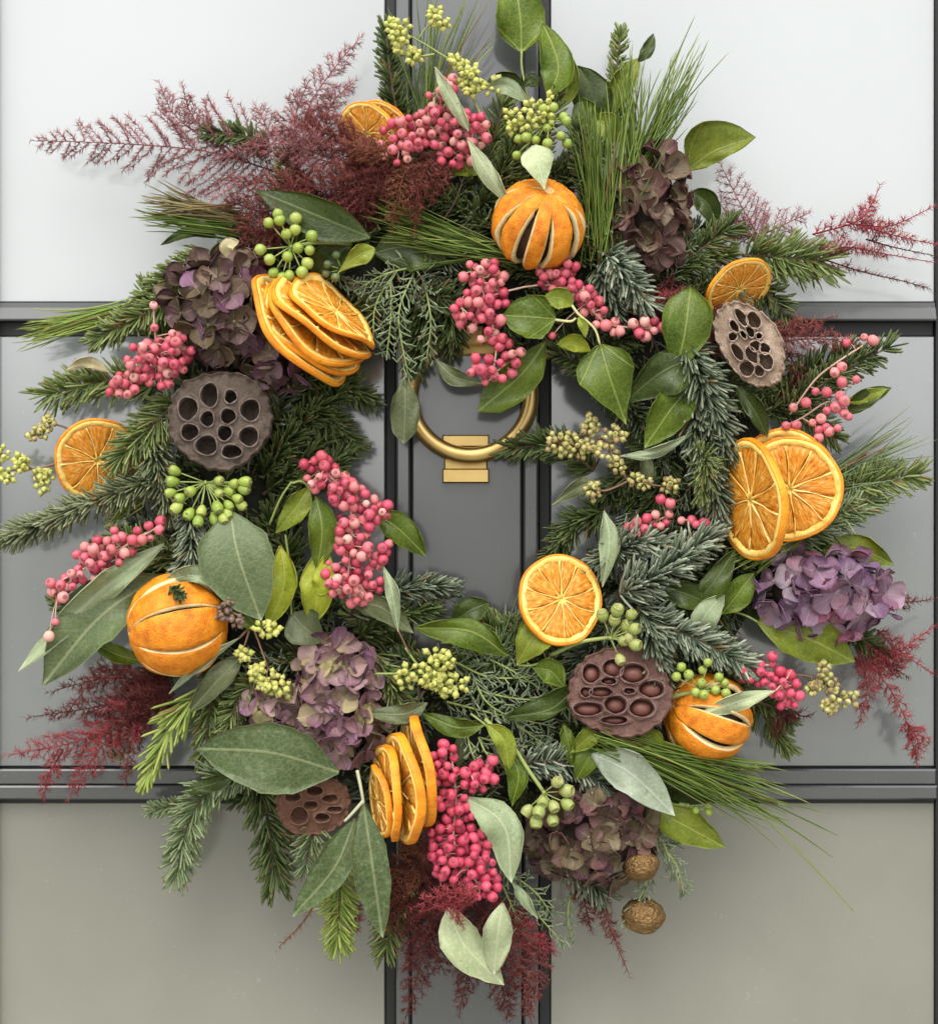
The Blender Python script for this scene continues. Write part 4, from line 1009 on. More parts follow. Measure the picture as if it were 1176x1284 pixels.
# ---------------------------------------------------------------- hydrangeas
hydrangea('dark plum and green hydrangea head above the grey lotus pod', [(278, 385, 66, 70, 42, 34), (345, 462, 40, 38, 28, 12)], 'plum', 25, 96)
hydrangea('brown dusky hydrangea head at upper right behind pine needles', [(816, 262, 48, 84, 36, 36)], 'brown', 22, 92)
hydrangea('violet and mauve hydrangea head at right below the orange slices', [(1032, 742, 86, 56, 38, 36)], 'violet', 24, 96)
hydrangea('mauve and lime hydrangea head at lower left above the mottled leaf', [(425, 880, 58, 86, 40, 42), (345, 890, 46, 32, 26, 14)], 'mauve', 21, 104)
hydrangea('olive brown hydrangea head at the bottom above the gold walnuts', [(742, 1048, 80, 62, 36, 36)], 'olive', 22, 92)
walnut('upper gold walnut against the brown hydrangea', 803, 1086, 112, 20, (.8, .3, .5, .2))
walnut('lower gold walnut hanging below the other', 806, 1148, 88, 23, (.3, .7, .2, .6))

# ---------------------------------------------------------------- pink pepperberries
pepper('pink berry cluster at the top beside the dark orange slice', [([(500, 178), (540, 160), (585, 165)], 31), ([(548, 120), (562, 104)], 15), ([(575, 195), (560, 185)], 22)], 122)
pepper('coral pink berry cluster at left above the grey lotus pod', [([(150, 487), (160, 478)], 19), ([(180, 452), (222, 440)], 31), ([(195, 470), (215, 458)], 22)], 132, singles=[(193, 383), (194, 411)], stems=[[(193, 383), (194, 411), (198, 445)]])
pepper('pink berry cluster hanging over the top of the brass knocker', [([(606, 348), (612, 370), (602, 400)], 31), ([(572, 390), (580, 385)], 12), ([(622, 418), (628, 432)], 14), ([(600, 462), (622, 466), (640, 448)], 20)], 130, stems=[[(600, 345), (612, 390), (622, 430), (618, 470)]])
pepper('pink berry cluster strung right of the round green leaf', [([(688, 348), (712, 340)], 20), ([(722, 368), (745, 384)], 20), ([(752, 402), (775, 414)], 12), ([(795, 412), (822, 412)], 15)], 130, singles=[(692, 421), (757, 389)], stems=[[(600, 375), (670, 358), (720, 365), (760, 405), (820, 412)]])
pepper('long pink berry cluster lying on the big left-hand leaf', [([(75, 742), (100, 720)], 17), ([(110, 708), (150, 685)], 27), ([(160, 680), (200, 660)], 14)], 136, singles=[(64, 731), (70, 780), (62, 798)], stems=[[(200, 660), (130, 700), (64, 735)]])
pepper('largest pink berry cluster, left of the knocker above the sage leaves', [([(398, 590), (425, 612), (450, 632)], 26), ([(440, 655), (445, 690)], 27), ([(425, 725), (455, 735)], 29), ([(470, 705), (482, 690)], 15), ([(475, 642), (482, 640)], 14)], 140, stems=[[(400, 580), (440, 640), (435, 740)]])
pepper('loose coral berry cluster on thin stems above the large orange slices', [], 118, br=7.0, mat=M_berryp, singles=[(1055, 460), (1046, 467), (1055, 479), (1073, 476), (1022, 491), (1036, 492), (1052, 496), (1058, 503, 130), (1010, 505), (994, 511), (1036, 515), (1047, 511), (1058, 518), (1029, 525), (1018, 530), (985, 534), (998, 533), (1026, 539), (1035, 536), (1050, 537), (1063, 522), (1039, 541), (1026, 549), (1083, 423, 90), (1094, 427, 90), (1060, 430, 90)],
       stems=[[(990, 520, 100), (1020, 478, 105), (1048, 455, 105), (1090, 428, 84)], [(975, 538, 104), (1005, 524, 108), (1035, 505, 110), (1058, 505, 112)], [(1005, 524, 108), (1030, 540, 110)]])
pepper('small pink berry cluster beside the silver fir at inner right', [([(790, 664), (835, 648)], 15), ([(850, 650), (878, 656)], 12)], 122, singles=[(828, 626), (840, 631), (812, 675)])
pepper('pink berry cluster right of the lower right dried orange', [([(942, 846), (972, 846)], 18), ([(975, 850), (985, 872)], 24)], 120, mat=M_berryr, singles=[(968, 823), (932, 842)])
pepper('bright pink berry cluster at bottom centre beside the edge-on slices', [([(560, 948), (556, 972)], 20), ([(590, 978), (608, 968)], 22), ([(566, 1000), (578, 1030)], 22), ([(560, 1050), (565, 1085)], 29), ([(595, 1075), (606, 1110)], 26), ([(602, 1050), (606, 1055)], 14)], 138, mat=M_berryr, stems=[[(565, 940), (572, 1000), (570, 1060), (600, 1110)]])

# ---------------------------------------------------------------- ivy berries
z1 = lambda L, ox, oy, f=3.675: [(ox + x / f, oy + y / f) for x, y in L]
umbel('green ivy berries on spokes above the stacked orange slices', (365, 309, 140), z1([(578, 660), (620, 620), (628, 648), (702, 640), (700, 692), (660, 712), (540, 783), (583, 828), (665, 815), (712, 775), (765, 785), (775, 722), (600, 890), (638, 910), (672, 903), (730, 885), (755, 845)], 180, 100), 7.6, stem=[(440, 305, 118), (400, 304, 128), (366, 309, 138)])
umbel('green ivy berry umbel hanging directly under the grey lotus pod', (258, 605, 134), z1([(805, 920), (795, 970), (785, 1022), (880, 1015), (830, 1045), (815, 1090), (1010, 965), (1010, 1022), (1060, 1012), (1080, 980), (1130, 972), (1125, 1004), (1095, 1048), (1055, 1080), (1003, 1088), (1048, 1118), (990, 1142), (930, 1105), (915, 1152), (873, 1120), (1112, 1078), (1030, 1138)], 0, 340), 7.4, 'elo')
umbel('capped ivy berries between the single orange slice and silver fir', (765, 800, 140), z1([(785, 315), (848, 335), (772, 360), (865, 400), (812, 452), (868, 472), (828, 385), (798, 540), (718, 338), (842, 440)], 560, 680), 8.0, M_cberry, stem=[(690, 822, 126), (725, 806, 132), (765, 799, 138)])
umbel('green ivy berries in front of the lower right dried orange', (878, 866, 138), z1([(170, 740), (150, 778), (198, 770), (252, 752), (248, 802), (272, 722), (258, 848), (302, 830), (342, 842), (338, 802), (305, 884), (315, 780), (225, 838)], 800, 600, 3.128), 6.3, stem=[(838, 875, 126), (858, 870, 132), (878, 866, 136)])
umbel('brown capped ivy berries on a long stem above the olive hydrangea', (682, 994, 136), z1([(985, 592), (1030, 632), (1032, 692), (970, 702), (920, 682), (850, 722), (903, 724), (890, 772), (965, 762)], 430, 820), 8.6, M_cberry, stem=[(608, 902, 120), (640, 932, 128), (662, 965, 132), (682, 994, 136)])
umbel('two small green berries on the light leaf at lower right', (862, 1010, 96), [(872, 1016, 100), (888, 1010, 100), (888, 1018, 102)], 5.2, stem=[(840, 1006, 90), (862, 1010, 94)])
umbel('four dark ivy berries beneath the long dark green leaf', (428, 338, 116), z1([(888, 808), (848, 852), (885, 910), (842, 892)], 180, 100), 5.8, M_dberry)
umbel('dim olive ivy berries among red fern at lower left', (145, 930, 74), [(163, 913), (160, 940), (137, 932), (121, 925), (140, 945), (150, 948)], 6.5, M_dberry)
umbel('green ivy berries beside yellow buds over the top orange', (688, 152, 130), z1([(830, 590), (892, 625), (832, 660), (778, 645), (848, 535), (905, 540), (858, 495), (812, 500), (920, 660), (735, 632), (700, 640), (918, 558), (690, 715)], 460, 0), 6.6)

# ---------------------------------------------------------------- seeded eucalyptus
seeds('yellow eucalyptus buds at the very top left of the centre board', [[(614, 168), (577, 90), (545, 63), (505, 40)], [(545, 68), (522, 70), (512, 58)]], [(500, 34, 17, 22), (541, 28, 15, 15), (520, 60, 15, 14), (500, 60, 10, 7)], 112, r=4.0)
seeds('yellow eucalyptus buds right of the topmost berry cluster', [[(614, 168), (590, 115), (592, 95)], [(577, 90), (568, 74)]], [(597, 95, 20, 24), (572, 76, 12, 9), (590, 112, 14, 8)], 118, r=4.0)
seeds('yellow green eucalyptus buds above the top whole orange', [[(690, 160), (665, 155), (650, 150)]], [(650, 148, 18, 20), (668, 135, 16, 18), (640, 160, 10, 8)], 128, r=3.8)
seeds('cream and brown eucalyptus buds right of the brass ring', [[(785, 600), (765, 560), (745, 548), (715, 545)], [(762, 560), (780, 545)]], [(712, 548, 22, 26), (735, 530, 16, 14), (765, 552, 18, 18), (745, 562, 14, 10)], 124, M_budb, 3.9, M_bstem)
seeds('brown stemmed eucalyptus buds below the cream bud spray', [[(776, 565), (785, 600), (830, 610)], [(790, 602), (760, 615), (744, 612)]], [(746, 612, 15, 12), (800, 606, 14, 12), (836, 604, 15, 13), (775, 585, 14, 9)], 122, M_budb, 3.5, M_bstem)
seeds('yellow eucalyptus buds at bottom centre above the edge-on slices', [[(508, 812), (525, 835), (550, 855)], [(470, 845), (500, 845), (525, 848)]], [(522, 842, 19, 22), (552, 830, 18, 20), (558, 860, 20, 24), (540, 855, 14, 10)], 132, r=4.2)
seeds('cream eucalyptus buds between the left orange and mauve hydrangea', [[(300, 800), (316, 788), (328, 815), (336, 838)], [(313, 790), (306, 812)], [(318, 790), (345, 795)]], [(342, 790, 14, 12), (306, 820, 13, 10), (325, 838, 14, 13), (350, 852, 18, 18), (332, 858, 12, 10)], 134, M_bud, 4.1, M_bstem)
seeds('yellow eucalyptus buds at far left beyond the small orange slice', [[(75, 580), (45, 588), (5, 590)], [(40, 588), (20, 575)]], [(12, 575, 15, 15), (28, 572, 14, 12), (45, 600, 14, 13), (12, 598, 13, 13), (60, 595, 12, 9)], 76, M_bud, 3.8, M_bstem)
seeds('small brown and yellow bud spray above the small left slice', [[(100, 545), (80, 535), (62, 530)]], [(55, 545, 13, 13), (62, 530, 12, 9)], 74, M_budb, 3.7, M_bstem)
seeds('dry brown eucalyptus buds right of the lowest right berries', [[(985, 845), (1020, 850), (1050, 870)]], [(1012, 862, 13, 12), (1035, 852, 16, 15), (1052, 878, 16, 18), (1040, 885, 12, 10)], 100, M_budb, 3.9, M_bstem)
seeds('dusky brown buds against the right side of the left orange', [[(300, 772), (285, 765)]], [(283, 765, 15, 12), (296, 778, 12, 8)], 150, M_budd, 3.8, M_bstem)

# ---------------------------------------------------------------- leaves
IV, EU = 'ivy leaves in the wreath', 'eucalyptus leaves in the wreath'
sprig('ivy_sprig', 'tall ivy sprig with large green leaves at the very top of the board', 'ivy', [
    ([(654, 64, 70), (652, 20, 74), (642, -45, 66)], 31, 'ivy', 'round', dict(fold=.2, right=30)),
    ([(688, 122, 92), (700, 82, 94), (680, 28, 86)], 20, 'ivy', 'oval', dict(fold=.35, right=23)),
    ([(700, 138, 84), (712, 105, 84), (712, 62, 76)], 14, 'ivyl', 'oval'),
    ([(658, 116, 82), (635, 104, 84), (608, 106, 80)], 15, 'ivyd', 'oval'),
    ([(675, 108, 88), (665, 100, 90), (655, 112, 90)], 9, 'ivyd', 'ivy')],
    [[(654, 64, 70), (655, 90, 72), (668, 150, 80)], [(688, 122, 92), (684, 135, 90), (676, 160, 84)]], group=IV)
sprig('ivy_sprig', 'pair of upright ivy leaves behind the tall pine needles', 'ivy', [
    ([(765, 145, 60), (780, 105, 66), (802, 72, 60)], 15, 'ivyl', 'oval', dict(fold=.3)),
    ([(800, 78, 62), (812, 62, 66), (819, 42, 60)], 8, 'ivyd', 'oval'),
    ([(748, 160, 58), (742, 120, 62), (724, 82, 56)], 26, 'ivyd', 'oval'),
    ([(730, 175, 62), (735, 150, 66), (726, 120, 62)], 20, 'ivy', 'oval'),
    ([(778, 178, 64), (765, 160, 68), (742, 145, 66)], 18, 'ivyl', 'oval')],
    [[(765, 145, 60), (755, 165, 62), (745, 200, 66)]], group=IV)
sprig('ivy_sprig', 'bright ivy leaf pointing right over the pale pane at upper right', 'ivy', [
    ([(862, 214, 84), (895, 190, 92), (947, 172, 78)], 14, 'ivyl', 'oval', dict(fold=.28, right=40)),
    ([(862, 242, 78), (885, 254, 84), (899, 284, 74)], 15, 'ivyd', 'oval', dict(right=16))],
    [[(862, 214, 84), (852, 225, 76), (840, 250, 66)], [(898, 280, 72), (902, 295, 68), (890, 310, 60)]], group=IV)
sprig('ivy_sprig', 'long dark ivy leaf under red fern with smaller leaves below it', 'ivy', [
    ([(464, 298, 128), (400, 272, 138), (322, 240, 128)], 24, 'ivyd', 'oval', dict(fold=.12, right=27, wave=.03)),
    ([(470, 312, 124), (448, 322, 128), (424, 342, 124)], 13, 'ivyl', 'ivy'),
    ([(440, 306, 110), (412, 328, 116), (395, 350, 108)], 24, 'ivyd', 'oval'),
    ([(560, 330, 92), (515, 310, 100), (468, 318, 94)], 30, 'ivyd', 'oval')],
    [[(464, 298, 126), (440, 303, 122), (380, 306, 122)]], group=IV)
sprig('ivy_sprig', 'small ivy leaf tip beneath the topmost pink berries', 'ivy', [([(605, 216, 104), (585, 212, 110), (560, 216, 104)], 9, 'ivyl', 'oval')], group=IV)
sprig('eucalyptus_sprig', 'slender pale eucalyptus leaves crossing the topmost pink berries', 'eucalyptus', [
    ([(545, 84, 138), (562, 118, 144), (588, 164, 140)], 8, 'sagel', 'tongue', dict(fold=.3)),
    ([(586, 172, 140), (610, 215, 150), (641, 259, 140)], 12, 'sagel', 'lance', dict(fold=.3, right=11)),
    ([(610, 112, 118), (635, 108, 124), (662, 128, 120)], 11, 'sage', 'oval', dict(fold=.3)),
    ([(670, 182, 160), (675, 205, 176), (683, 238, 180)], 21, 'sagel', 'ivy', dict(fold=.15))],
    [[(590, 122, 118), (600, 114, 118), (610, 112, 118)]], M_bstem, EU, 1.1)
sprig('ivy_sprig', 'round ivy leaf with two small leaves on a pale stem over the knocker', 'ivy', [
    ([(696, 400, 140), (668, 398, 146), (630, 396, 138)], 29, 'ivy', 'round', dict(fold=.14, right=27)),
    ([(718, 383, 142), (702, 374, 148), (680, 376, 142)], 14, 'ivyl', 'oval'),
    ([(724, 398, 146), (731, 408, 150), (734, 423, 148)], 6, 'ivyl', 'oval'),
    ([(684, 428, 112), (655, 468, 120), (600, 516, 108)], 22, 'ivy', 'tongue', dict(fold=.2, right=25)),
    ([(752, 432, 140), (765, 475, 148), (785, 532, 134)], 40, 'ivy', 'ivy', dict(fold=.16, right=34)),
    ([(740, 440, 104), (720, 430, 108), (698, 432, 104)], 11, 'ivyy', 'oval')],
    [[(696, 401, 140), (715, 403, 142), (722, 399, 143)], [(717, 383, 142), (726, 395, 143), (745, 412, 142), (752, 432, 140)]], simple('pale_stem', (.55, .55, .25), .5), IV, 1.9)
sprig('ivy_sprig', 'three overlapping broad ivy leaves left of the tan lotus pod', 'ivy', [
    ([(846, 470, 130), (858, 420, 140), (866, 360, 130)], 33, 'ivy', 'fan', dict(fold=.22, right=32)),
    ([(868, 448, 134), (825, 470, 142), (776, 511, 128)], 24, 'ivyd', 'ivy', dict(fold=.2, right=34)),
    ([(872, 476, 128), (842, 512, 136), (808, 562, 124)], 24, 'ivy', 'oval', dict(fold=.2, right=26))],
    [[(846, 470, 130), (858, 462, 126), (880, 470, 110)]], group=IV)
sprig('eucalyptus_sprig', 'grey eucalyptus leaves on a brown stem inside the ring at right', 'eucalyptus', [
    ([(776, 572, 128), (820, 568, 134), (868, 543, 128)], 7, 'sage', 'lance', dict(fold=.3)),
    ([(755, 606, 112), (728, 610, 118), (692, 634, 110)], 10, 'saged', 'lance', dict(fold=.25)),
    ([(757, 640, 118), (764, 680, 124), (755, 736, 116)], 13, 'sage', 'lance', dict(fold=.25)),
    ([(808, 560, 110), (812, 590, 114), (820, 612, 108)], 9, 'saged', 'lance')],
    [[(776, 572, 128), (768, 575, 124), (760, 560, 116)]], M_bstem, EU, 1.0)
sprig('eucalyptus_sprig', 'dark grey eucalyptus leaves hanging at the left of the brass ring', 'eucalyptus', [
    ([(507, 472, 104), (508, 510, 110), (506, 556, 102)], 18, 'saged', 'tongue', dict(fold=.12)),
    ([(545, 450, 84), (568, 472, 90), (606, 482, 84)], 11, 'saged', 'lance')],
    [[(507, 472, 104), (506, 455, 96), (500, 430, 86)], [(545, 450, 84), (540, 436, 80), (542, 415, 76)]], M_bstem, EU, 1.0)
sprig('ivy_sprig', 'glossy ivy leaves along the bottom inner edge left of the single slice', 'ivy', [
    ([(637, 822, 118), (590, 792, 130), (519, 787, 118)], 15, 'ivy', 'oval', dict(fold=.3, right=22)),
    ([(565, 782, 96), (590, 766, 104), (614, 756, 98)], 17, 'ivyd', 'oval'),
    ([(648, 834, 136), (664, 806, 144), (684, 776, 136)], 24, 'ivyl', 'fan', dict(right=22, fold=.2)),
    ([(708, 862, 128), (690, 842, 132), (668, 838, 126)], 16, 'ivy', 'oval'),
    ([(728, 855, 124), (690, 890, 136), (632, 900, 122)], 20, 'ivyd', 'oval', dict(right=9, fold=.4))],
    [[(648, 834, 134), (668, 834, 130), (690, 824, 126)]], group=IV)
sprig('ivy_sprig', 'ivy leaves on the stem between edge-on slices and capped berries', 'ivy', [
    ([(607, 910, 128), (570, 912, 136), (529, 894, 126)], 12, 'ivy', 'oval', dict(right=13, fold=.3)),
    ([(610, 908, 134), (632, 930, 142), (638, 968, 134)], 12, 'ivyl', 'oval', dict(right=14)),
    ([(632, 938, 122), (650, 970, 130), (642, 1010, 120)], 15, 'ivy', 'oval', dict(right=12, fold=.4)),
    ([(536, 882, 134), (505, 896, 144), (458, 894, 132)], 13, 'saged', 'oval', dict(right=12, fold=.3))],
    [[(590, 895, 120), (607, 908, 126), (625, 925, 124)]], group=IV)
sprig('eucalyptus_sprig', 'pale curved eucalyptus leaf right of the bottom pink berries', 'eucalyptus', [
    ([(584, 1000, 142), (632, 1036, 150), (641, 1107, 138)], 26, 'sage', 'oval', dict(fold=.12, right=21)),
    ([(642, 1106, 116), (656, 1126, 120), (674, 1152, 114)], 7, 'sage', 'lance'),
    ([(574, 918, 112), (578, 940, 116), (574, 965, 110)], 9, 'saged', 'lance')], group=EU)
sprig('eucalyptus_sprig', 'two pale green eucalyptus leaves at the very bottom below the berries', 'eucalyptus', [
    ([(562, 1136, 138), (582, 1185, 146), (632, 1235, 134)], 27, 'sagel', 'oval', dict(fold=.12, right=24)),
    ([(630, 1132, 146), (624, 1175, 152), (620, 1222, 144)], 19, 'sagel', 'oval', dict(fold=.15, right=18))], group=EU)
sprig('gum_leaf_sprig', 'big mottled grey green leaf pointing left below the mauve hydrangea', 'gum leaves', [
    ([(425, 968, 140), (340, 944, 156), (247, 939, 144)], 38, 'mott', 'oval', dict(fold=.05, right=52, wave=.02)),
    ([(296, 972, 108), (262, 985, 114), (230, 992, 108)], 10, 'ivyd', 'oval')], group=EU)
sprig('gum_leaf_sprig', 'two hanging mottled leaves on a forked pale stem', 'gum leaves', [
    ([(456, 1008, 140), (468, 1090, 150), (480, 1176, 136)], 26, 'mott', 'oval', dict(fold=.12, right=21, wave=.02)),
    ([(446, 1026, 128), (420, 1088, 136), (367, 1150, 124)], 26, 'mott', 'oval', dict(fold=.12, right=20, wave=.02))],
    [[(448, 966, 136), (453, 990, 140), (456, 1008, 140)], [(456, 1004, 140), (440, 1022, 140), (432, 1030, 138)]], simple('grey_stem', (.45, .46, .30), .5), EU, 2.4)
sprig('gum_leaf_sprig', 'large smooth grey green leaf over the left dried orange', 'gum leaves', [
    ([(288, 640, 140), (300, 700, 158), (328, 778, 140)], 52, 'euca', 'oval', dict(fold=.08, right=44, wave=.02)),
    ([(278, 738, 150), (245, 722, 156), (204, 730, 146)], 14, 'sage', 'oval', dict(right=8, fold=.2)),
    ([(272, 735, 128), (300, 762, 134), (330, 792, 126)], 18, 'ivy', 'oval')], group=EU)
sprig('ivy_sprig', 'lime and green ivy leaves left of the largest pink berry cluster', 'ivy', [
    ([(352, 684, 122), (356, 735, 130), (334, 790, 120)], 20, 'ivyy', 'oval', dict(right=16, fold=.3)),
    ([(388, 610, 126), (372, 636, 134), (346, 668, 124)], 14, 'ivyl', 'oval', dict(right=16)),
    ([(396, 622, 132), (404, 665, 142), (398, 716, 130)], 17, 'ivy', 'oval', dict(right=19, fold=.3)),
    ([(394, 696, 124), (400, 735, 132), (392, 786, 120)], 24, 'ivyy', 'oval', dict(right=20, fold=.2)),
    ([(412, 690, 134), (404, 730, 138), (392, 740, 132)], 14, 'ivyy', 'oval'),
    ([(366, 770, 116), (385, 790, 122), (412, 806, 114)], 26, 'saged', 'ivy'),
    ([(372, 604, 120), (390, 600, 126), (410, 604, 120)], 8, 'ivy', 'oval')],
    [[(338, 658, 116), (352, 625, 124), (366, 604, 126)], [(366, 606, 126), (380, 604, 130), (392, 618, 130)], [(358, 670, 122), (364, 720, 116), (366, 790, 112)]], group=IV)
sprig('ivy_sprig', 'dark pointed ivy leaf over the centre board right of the largest berries', 'ivy', [
    ([(470, 644, 106), (500, 664, 112), (534, 697, 100)], 17, 'ivy', 'oval', dict(right=20, fold=.2))], group=IV)
sprig('eucalyptus_sprig', 'two sage eucalyptus leaves below the largest pink berry cluster', 'eucalyptus', [
    ([(481, 710, 142), (492, 745, 148), (499, 792, 140)], 8, 'sage', 'lance', dict(right=9, fold=.25)),
    ([(438, 756, 122), (478, 762, 130), (518, 794, 120)], 15, 'saged', 'oval', dict(right=14, fold=.15))],
    [[(499, 790, 140), (508, 808, 134), (514, 820, 130)]], M_bstem, EU, 1.0)
sprig('gum_leaf_sprig', 'long folded grey green leaves sweeping left beside the left orange', 'gum leaves', [
    ([(206, 682, 116), (120, 748, 132), (24, 842, 112)], 18, 'sage', 'oval', dict(right=16, fold=.5)),
    ([(200, 722, 112), (125, 775, 128), (54, 860, 108)], 46, 'euca', 'oval', dict(right=30, fold=.12)),
    ([(182, 830, 98), (145, 820, 104), (112, 802, 96)], 12, 'ivy', 'oval', dict(right=10))], group=EU)
sprig('eucalyptus_sprig', 'sage eucalyptus leaves slanting under the left dried orange', 'eucalyptus', [
    ([(300, 800, 138), (255, 830, 144), (212, 870, 134)], 7, 'sage', 'lance', dict(right=6, fold=.3)),
    ([(305, 822, 122), (275, 852, 128), (236, 896, 118)], 17, 'saged', 'oval', dict(right=14)),
    ([(352, 860, 112), (330, 878, 116), (312, 890, 110)], 14, 'ivyd', 'oval')], group=EU)
sprig('ivy_sprig', 'ivy leaf beside the loose berries over the right-hand pane', 'ivy', [
    ([(1060, 520, 100), (1085, 503, 108), (1117, 486, 94)], 9, 'ivyd', 'oval', dict(right=15, fold=.4)),
    ([(1058, 505, 104), (1088, 496, 110), (1112, 488, 98)], 8, 'ivyl', 'oval')], group=IV)
sprig('ivy_sprig', 'narrow dark ivy leaf between tan pod and large orange slice', 'ivy', [
    ([(922, 484, 118), (945, 515, 126), (962, 548, 118)], 10, 'ivyd', 'oval', dict(right=14, fold=.4))], group=IV)
sprig('ivy_sprig', 'light ivy leaf behind the violet hydrangea, tip over the pane', 'ivy', [
    ([(1030, 690, 76), (1075, 688, 84), (1120, 708, 72)], 18, 'ivyl', 'oval', dict(right=18))], group=IV)
sprig('ivy_sprig', 'large green ivy leaf under the violet hydrangea', 'ivy', [
    ([(950, 780, 100), (1010, 800, 112), (1071, 830, 96)], 28, 'ivyl', 'oval', dict(right=34, fold=.15))],
    [[(950, 780, 100), (930, 770, 96), (905, 765, 90)]], group=IV)
sprig('ivy_sprig', 'dark ivy leaves below the leaning slice left of the violet hydrangea', 'ivy', [
    ([(868, 760, 112), (895, 730, 122), (922, 688, 112)], 17, 'ivyd', 'oval', dict(right=14, fold=.3)),
    ([(890, 758, 118), (850, 742, 126), (806, 737, 116)], 16, 'ivyd', 'ivy', dict(right=18)),
    ([(905, 770, 104), (925, 745, 110), (945, 718, 104)], 18, 'ivy', 'oval'),
    ([(872, 806, 116), (884, 772, 134), (908, 746, 124)], 18, 'sage', 'oval', dict(right=16, fold=.3))], group=IV)
sprig('eucalyptus_sprig', 'pale slim eucalyptus leaf across the lower right dried orange', 'eucalyptus', [
    ([(972, 866, 142), (925, 880, 150), (868, 900, 144)], 11, 'sagel', 'lance', dict(right=12, fold=.12))],
    [[(972, 866, 142), (985, 852, 132), (992, 840, 120)]], M_pstem, EU, 1.0)
sprig('gum_leaf_sprig', 'silvery pointed leaf among long needles under the red lotus pod', 'gum leaves', [
    ([(742, 946, 132), (790, 970, 142), (846, 1023, 130)], 25, 'silver', 'oval', dict(right=26, fold=.12))], group=EU)
sprig('ivy_sprig', 'green ivy leaves tucked just below the red lotus pod', 'ivy', [
    ([(806, 912, 126), (818, 930, 132), (830, 956, 124)], 15, 'ivyl', 'oval', dict(right=14)),
    ([(752, 914, 132), (738, 925, 138), (716, 944, 128)], 13, 'ivyl', 'oval', dict(right=12)),
    ([(750, 934, 122), (738, 952, 128), (722, 978, 120)], 17, 'ivy', 'oval', dict(right=14)),
    ([(706, 908, 124), (712, 930, 128), (718, 962, 120)], 9, 'ivy', 'oval'),
    ([(838, 884, 100), (855, 876, 104), (870, 878, 100)], 14, 'ivyd', 'oval')], group=IV)
sprig('ivy_sprig', 'light ivy leaf tip below the long pine needles at lower right', 'ivy', [
    ([(815, 1014, 82), (855, 1034, 90), (909, 1063, 78)], 22, 'ivyl', 'oval', dict(right=24)),
    ([(820, 985, 78), (860, 990, 84), (895, 1000, 76)], 20, 'ivyd', 'oval')], group=IV)
sprig('dried_leaf', 'small pale tan leaf on fir at left', 'leaf', [([(138, 467, 104), (110, 456, 110), (84, 464, 104)], 9, 'tan', 'oval', dict(right=5))], group=EU)
sprig('ivy_sprig', 'dark leaf tip poking left above the dark hydrangea', 'ivy', [
    ([(275, 298, 70), (240, 292, 76), (202, 307, 68)], 9, 'ivyd', 'oval', dict(right=5)),
    ([(284, 322, 140), (285, 308, 146), (300, 302, 142)], 9, 'tan', 'oval')], group=IV)

# ---------------------------------------------------------------- fir
fir('dark upright fir sprig at top left of the centre board', [(506, 175, 60), (492, 110, 66), (483, 32, 56)], 21, 1.1, 'dark', pale=.1)
fir('dark fir sprig below the slender pale leaves at the top', [(600, 260, 90), (632, 210, 104), (645, 175, 100)], 22, 1.3, 'dark', 'brush')
fir('dark fir sprig between the top orange and pine needles', [(742, 300, 80), (735, 220, 92), (725, 160, 86)], 22, 1.2, 'dark')
fir('fir tip behind upright pine needles at the top right', [(770, 160, 50), (772, 100, 54), (778, 42, 48)], 16, 1.1, 'mid')
fir('frosted fir rosette right of the top whole orange', [(756, 316, 112), (776, 336, 126), (808, 378, 124)], 30, 1.7, 'silver', 'brush', wid=3.2, pale=.45)
fir('second frosted fir tip beneath the brown hydrangea', [(750, 330, 100), (760, 350, 116), (775, 400, 108)], 28, 1.2, 'blue', 'brush', wid=3., pale=.3)
fir('dark fir sprig right of the brown hydrangea', [(836, 345, 84), (875, 315, 94), (915, 285, 84)], 28, 1.3, 'dark', pale=.3)
fir('green fir sprig pointing right behind the dark standing orange slice', [(930, 320, 70), (980, 322, 78), (1030, 328, 66)], 34, 1.6, 'mid', ang=62, tipgrow=.9)
fir('short fir sprig behind the tan lotus pod at its right', [(950, 360, 76), (970, 375, 82), (985, 396, 76)], 24, 1.2, 'dark')
fir('thick frosted fir branch hanging left of the large orange slices', [(858, 432, 118), (885, 490, 130), (912, 560, 122)], 34, 1.7, 'blue', 'brush', wid=3.1, pale=.35)
fir('frosted fir branch continuing down beside the leaning orange slice', [(862, 470, 110), (880, 550, 122), (900, 640, 112)], 32, 1.5, 'blue', 'brush', wid=3., pale=.3)
fir('bright green fir tip left of the leaning orange slice', [(872, 590, 122), (884, 575, 134), (880, 620, 130)], 26, 1.6, 'mid', 'brush', pale=.4)
fir('dark fir sprig behind the loose coral berries', [(985, 520, 82), (1045, 472, 90), (1112, 436, 78)], 26, 1.2, 'dark', pale=.2)
fir('dark fir sprig under the red fern wisp at right', [(960, 520, 74), (1010, 470, 82), (1060, 440, 74)], 26, 1.1, 'dark')
fir('light fir sprig pointing right beside the large orange slices', [(1020, 640, 74), (1075, 610, 82), (1146, 596, 70)], 30, 1.4, 'mid', pale=.4)
fir('fir sprig just above the violet hydrangea pointing right', [(985, 690, 80), (1045, 650, 90), (1095, 625, 80)], 30, 1.4, 'light', pale=.3)
fir('silver frosted fir branch left of the leaning slice near pink berries', [(776, 745, 118), (830, 718, 132), (888, 672, 122)], 33, 1.9, 'silver', 'brush', wid=3.3, pale=.5)
fir('silver frosted fir branch below the small pink berries', [(770, 690, 112), (805, 680, 124), (850, 690, 116)], 28, 1.5, 'silver', 'brush', wid=3.1, pale=.4)
fir('silver frosted fir sprig pointing right above the green ivy berries', [(805, 775, 120), (870, 800, 132), (938, 836, 122)], 28, 1.8, 'silver', wid=3.1, pale=.45)
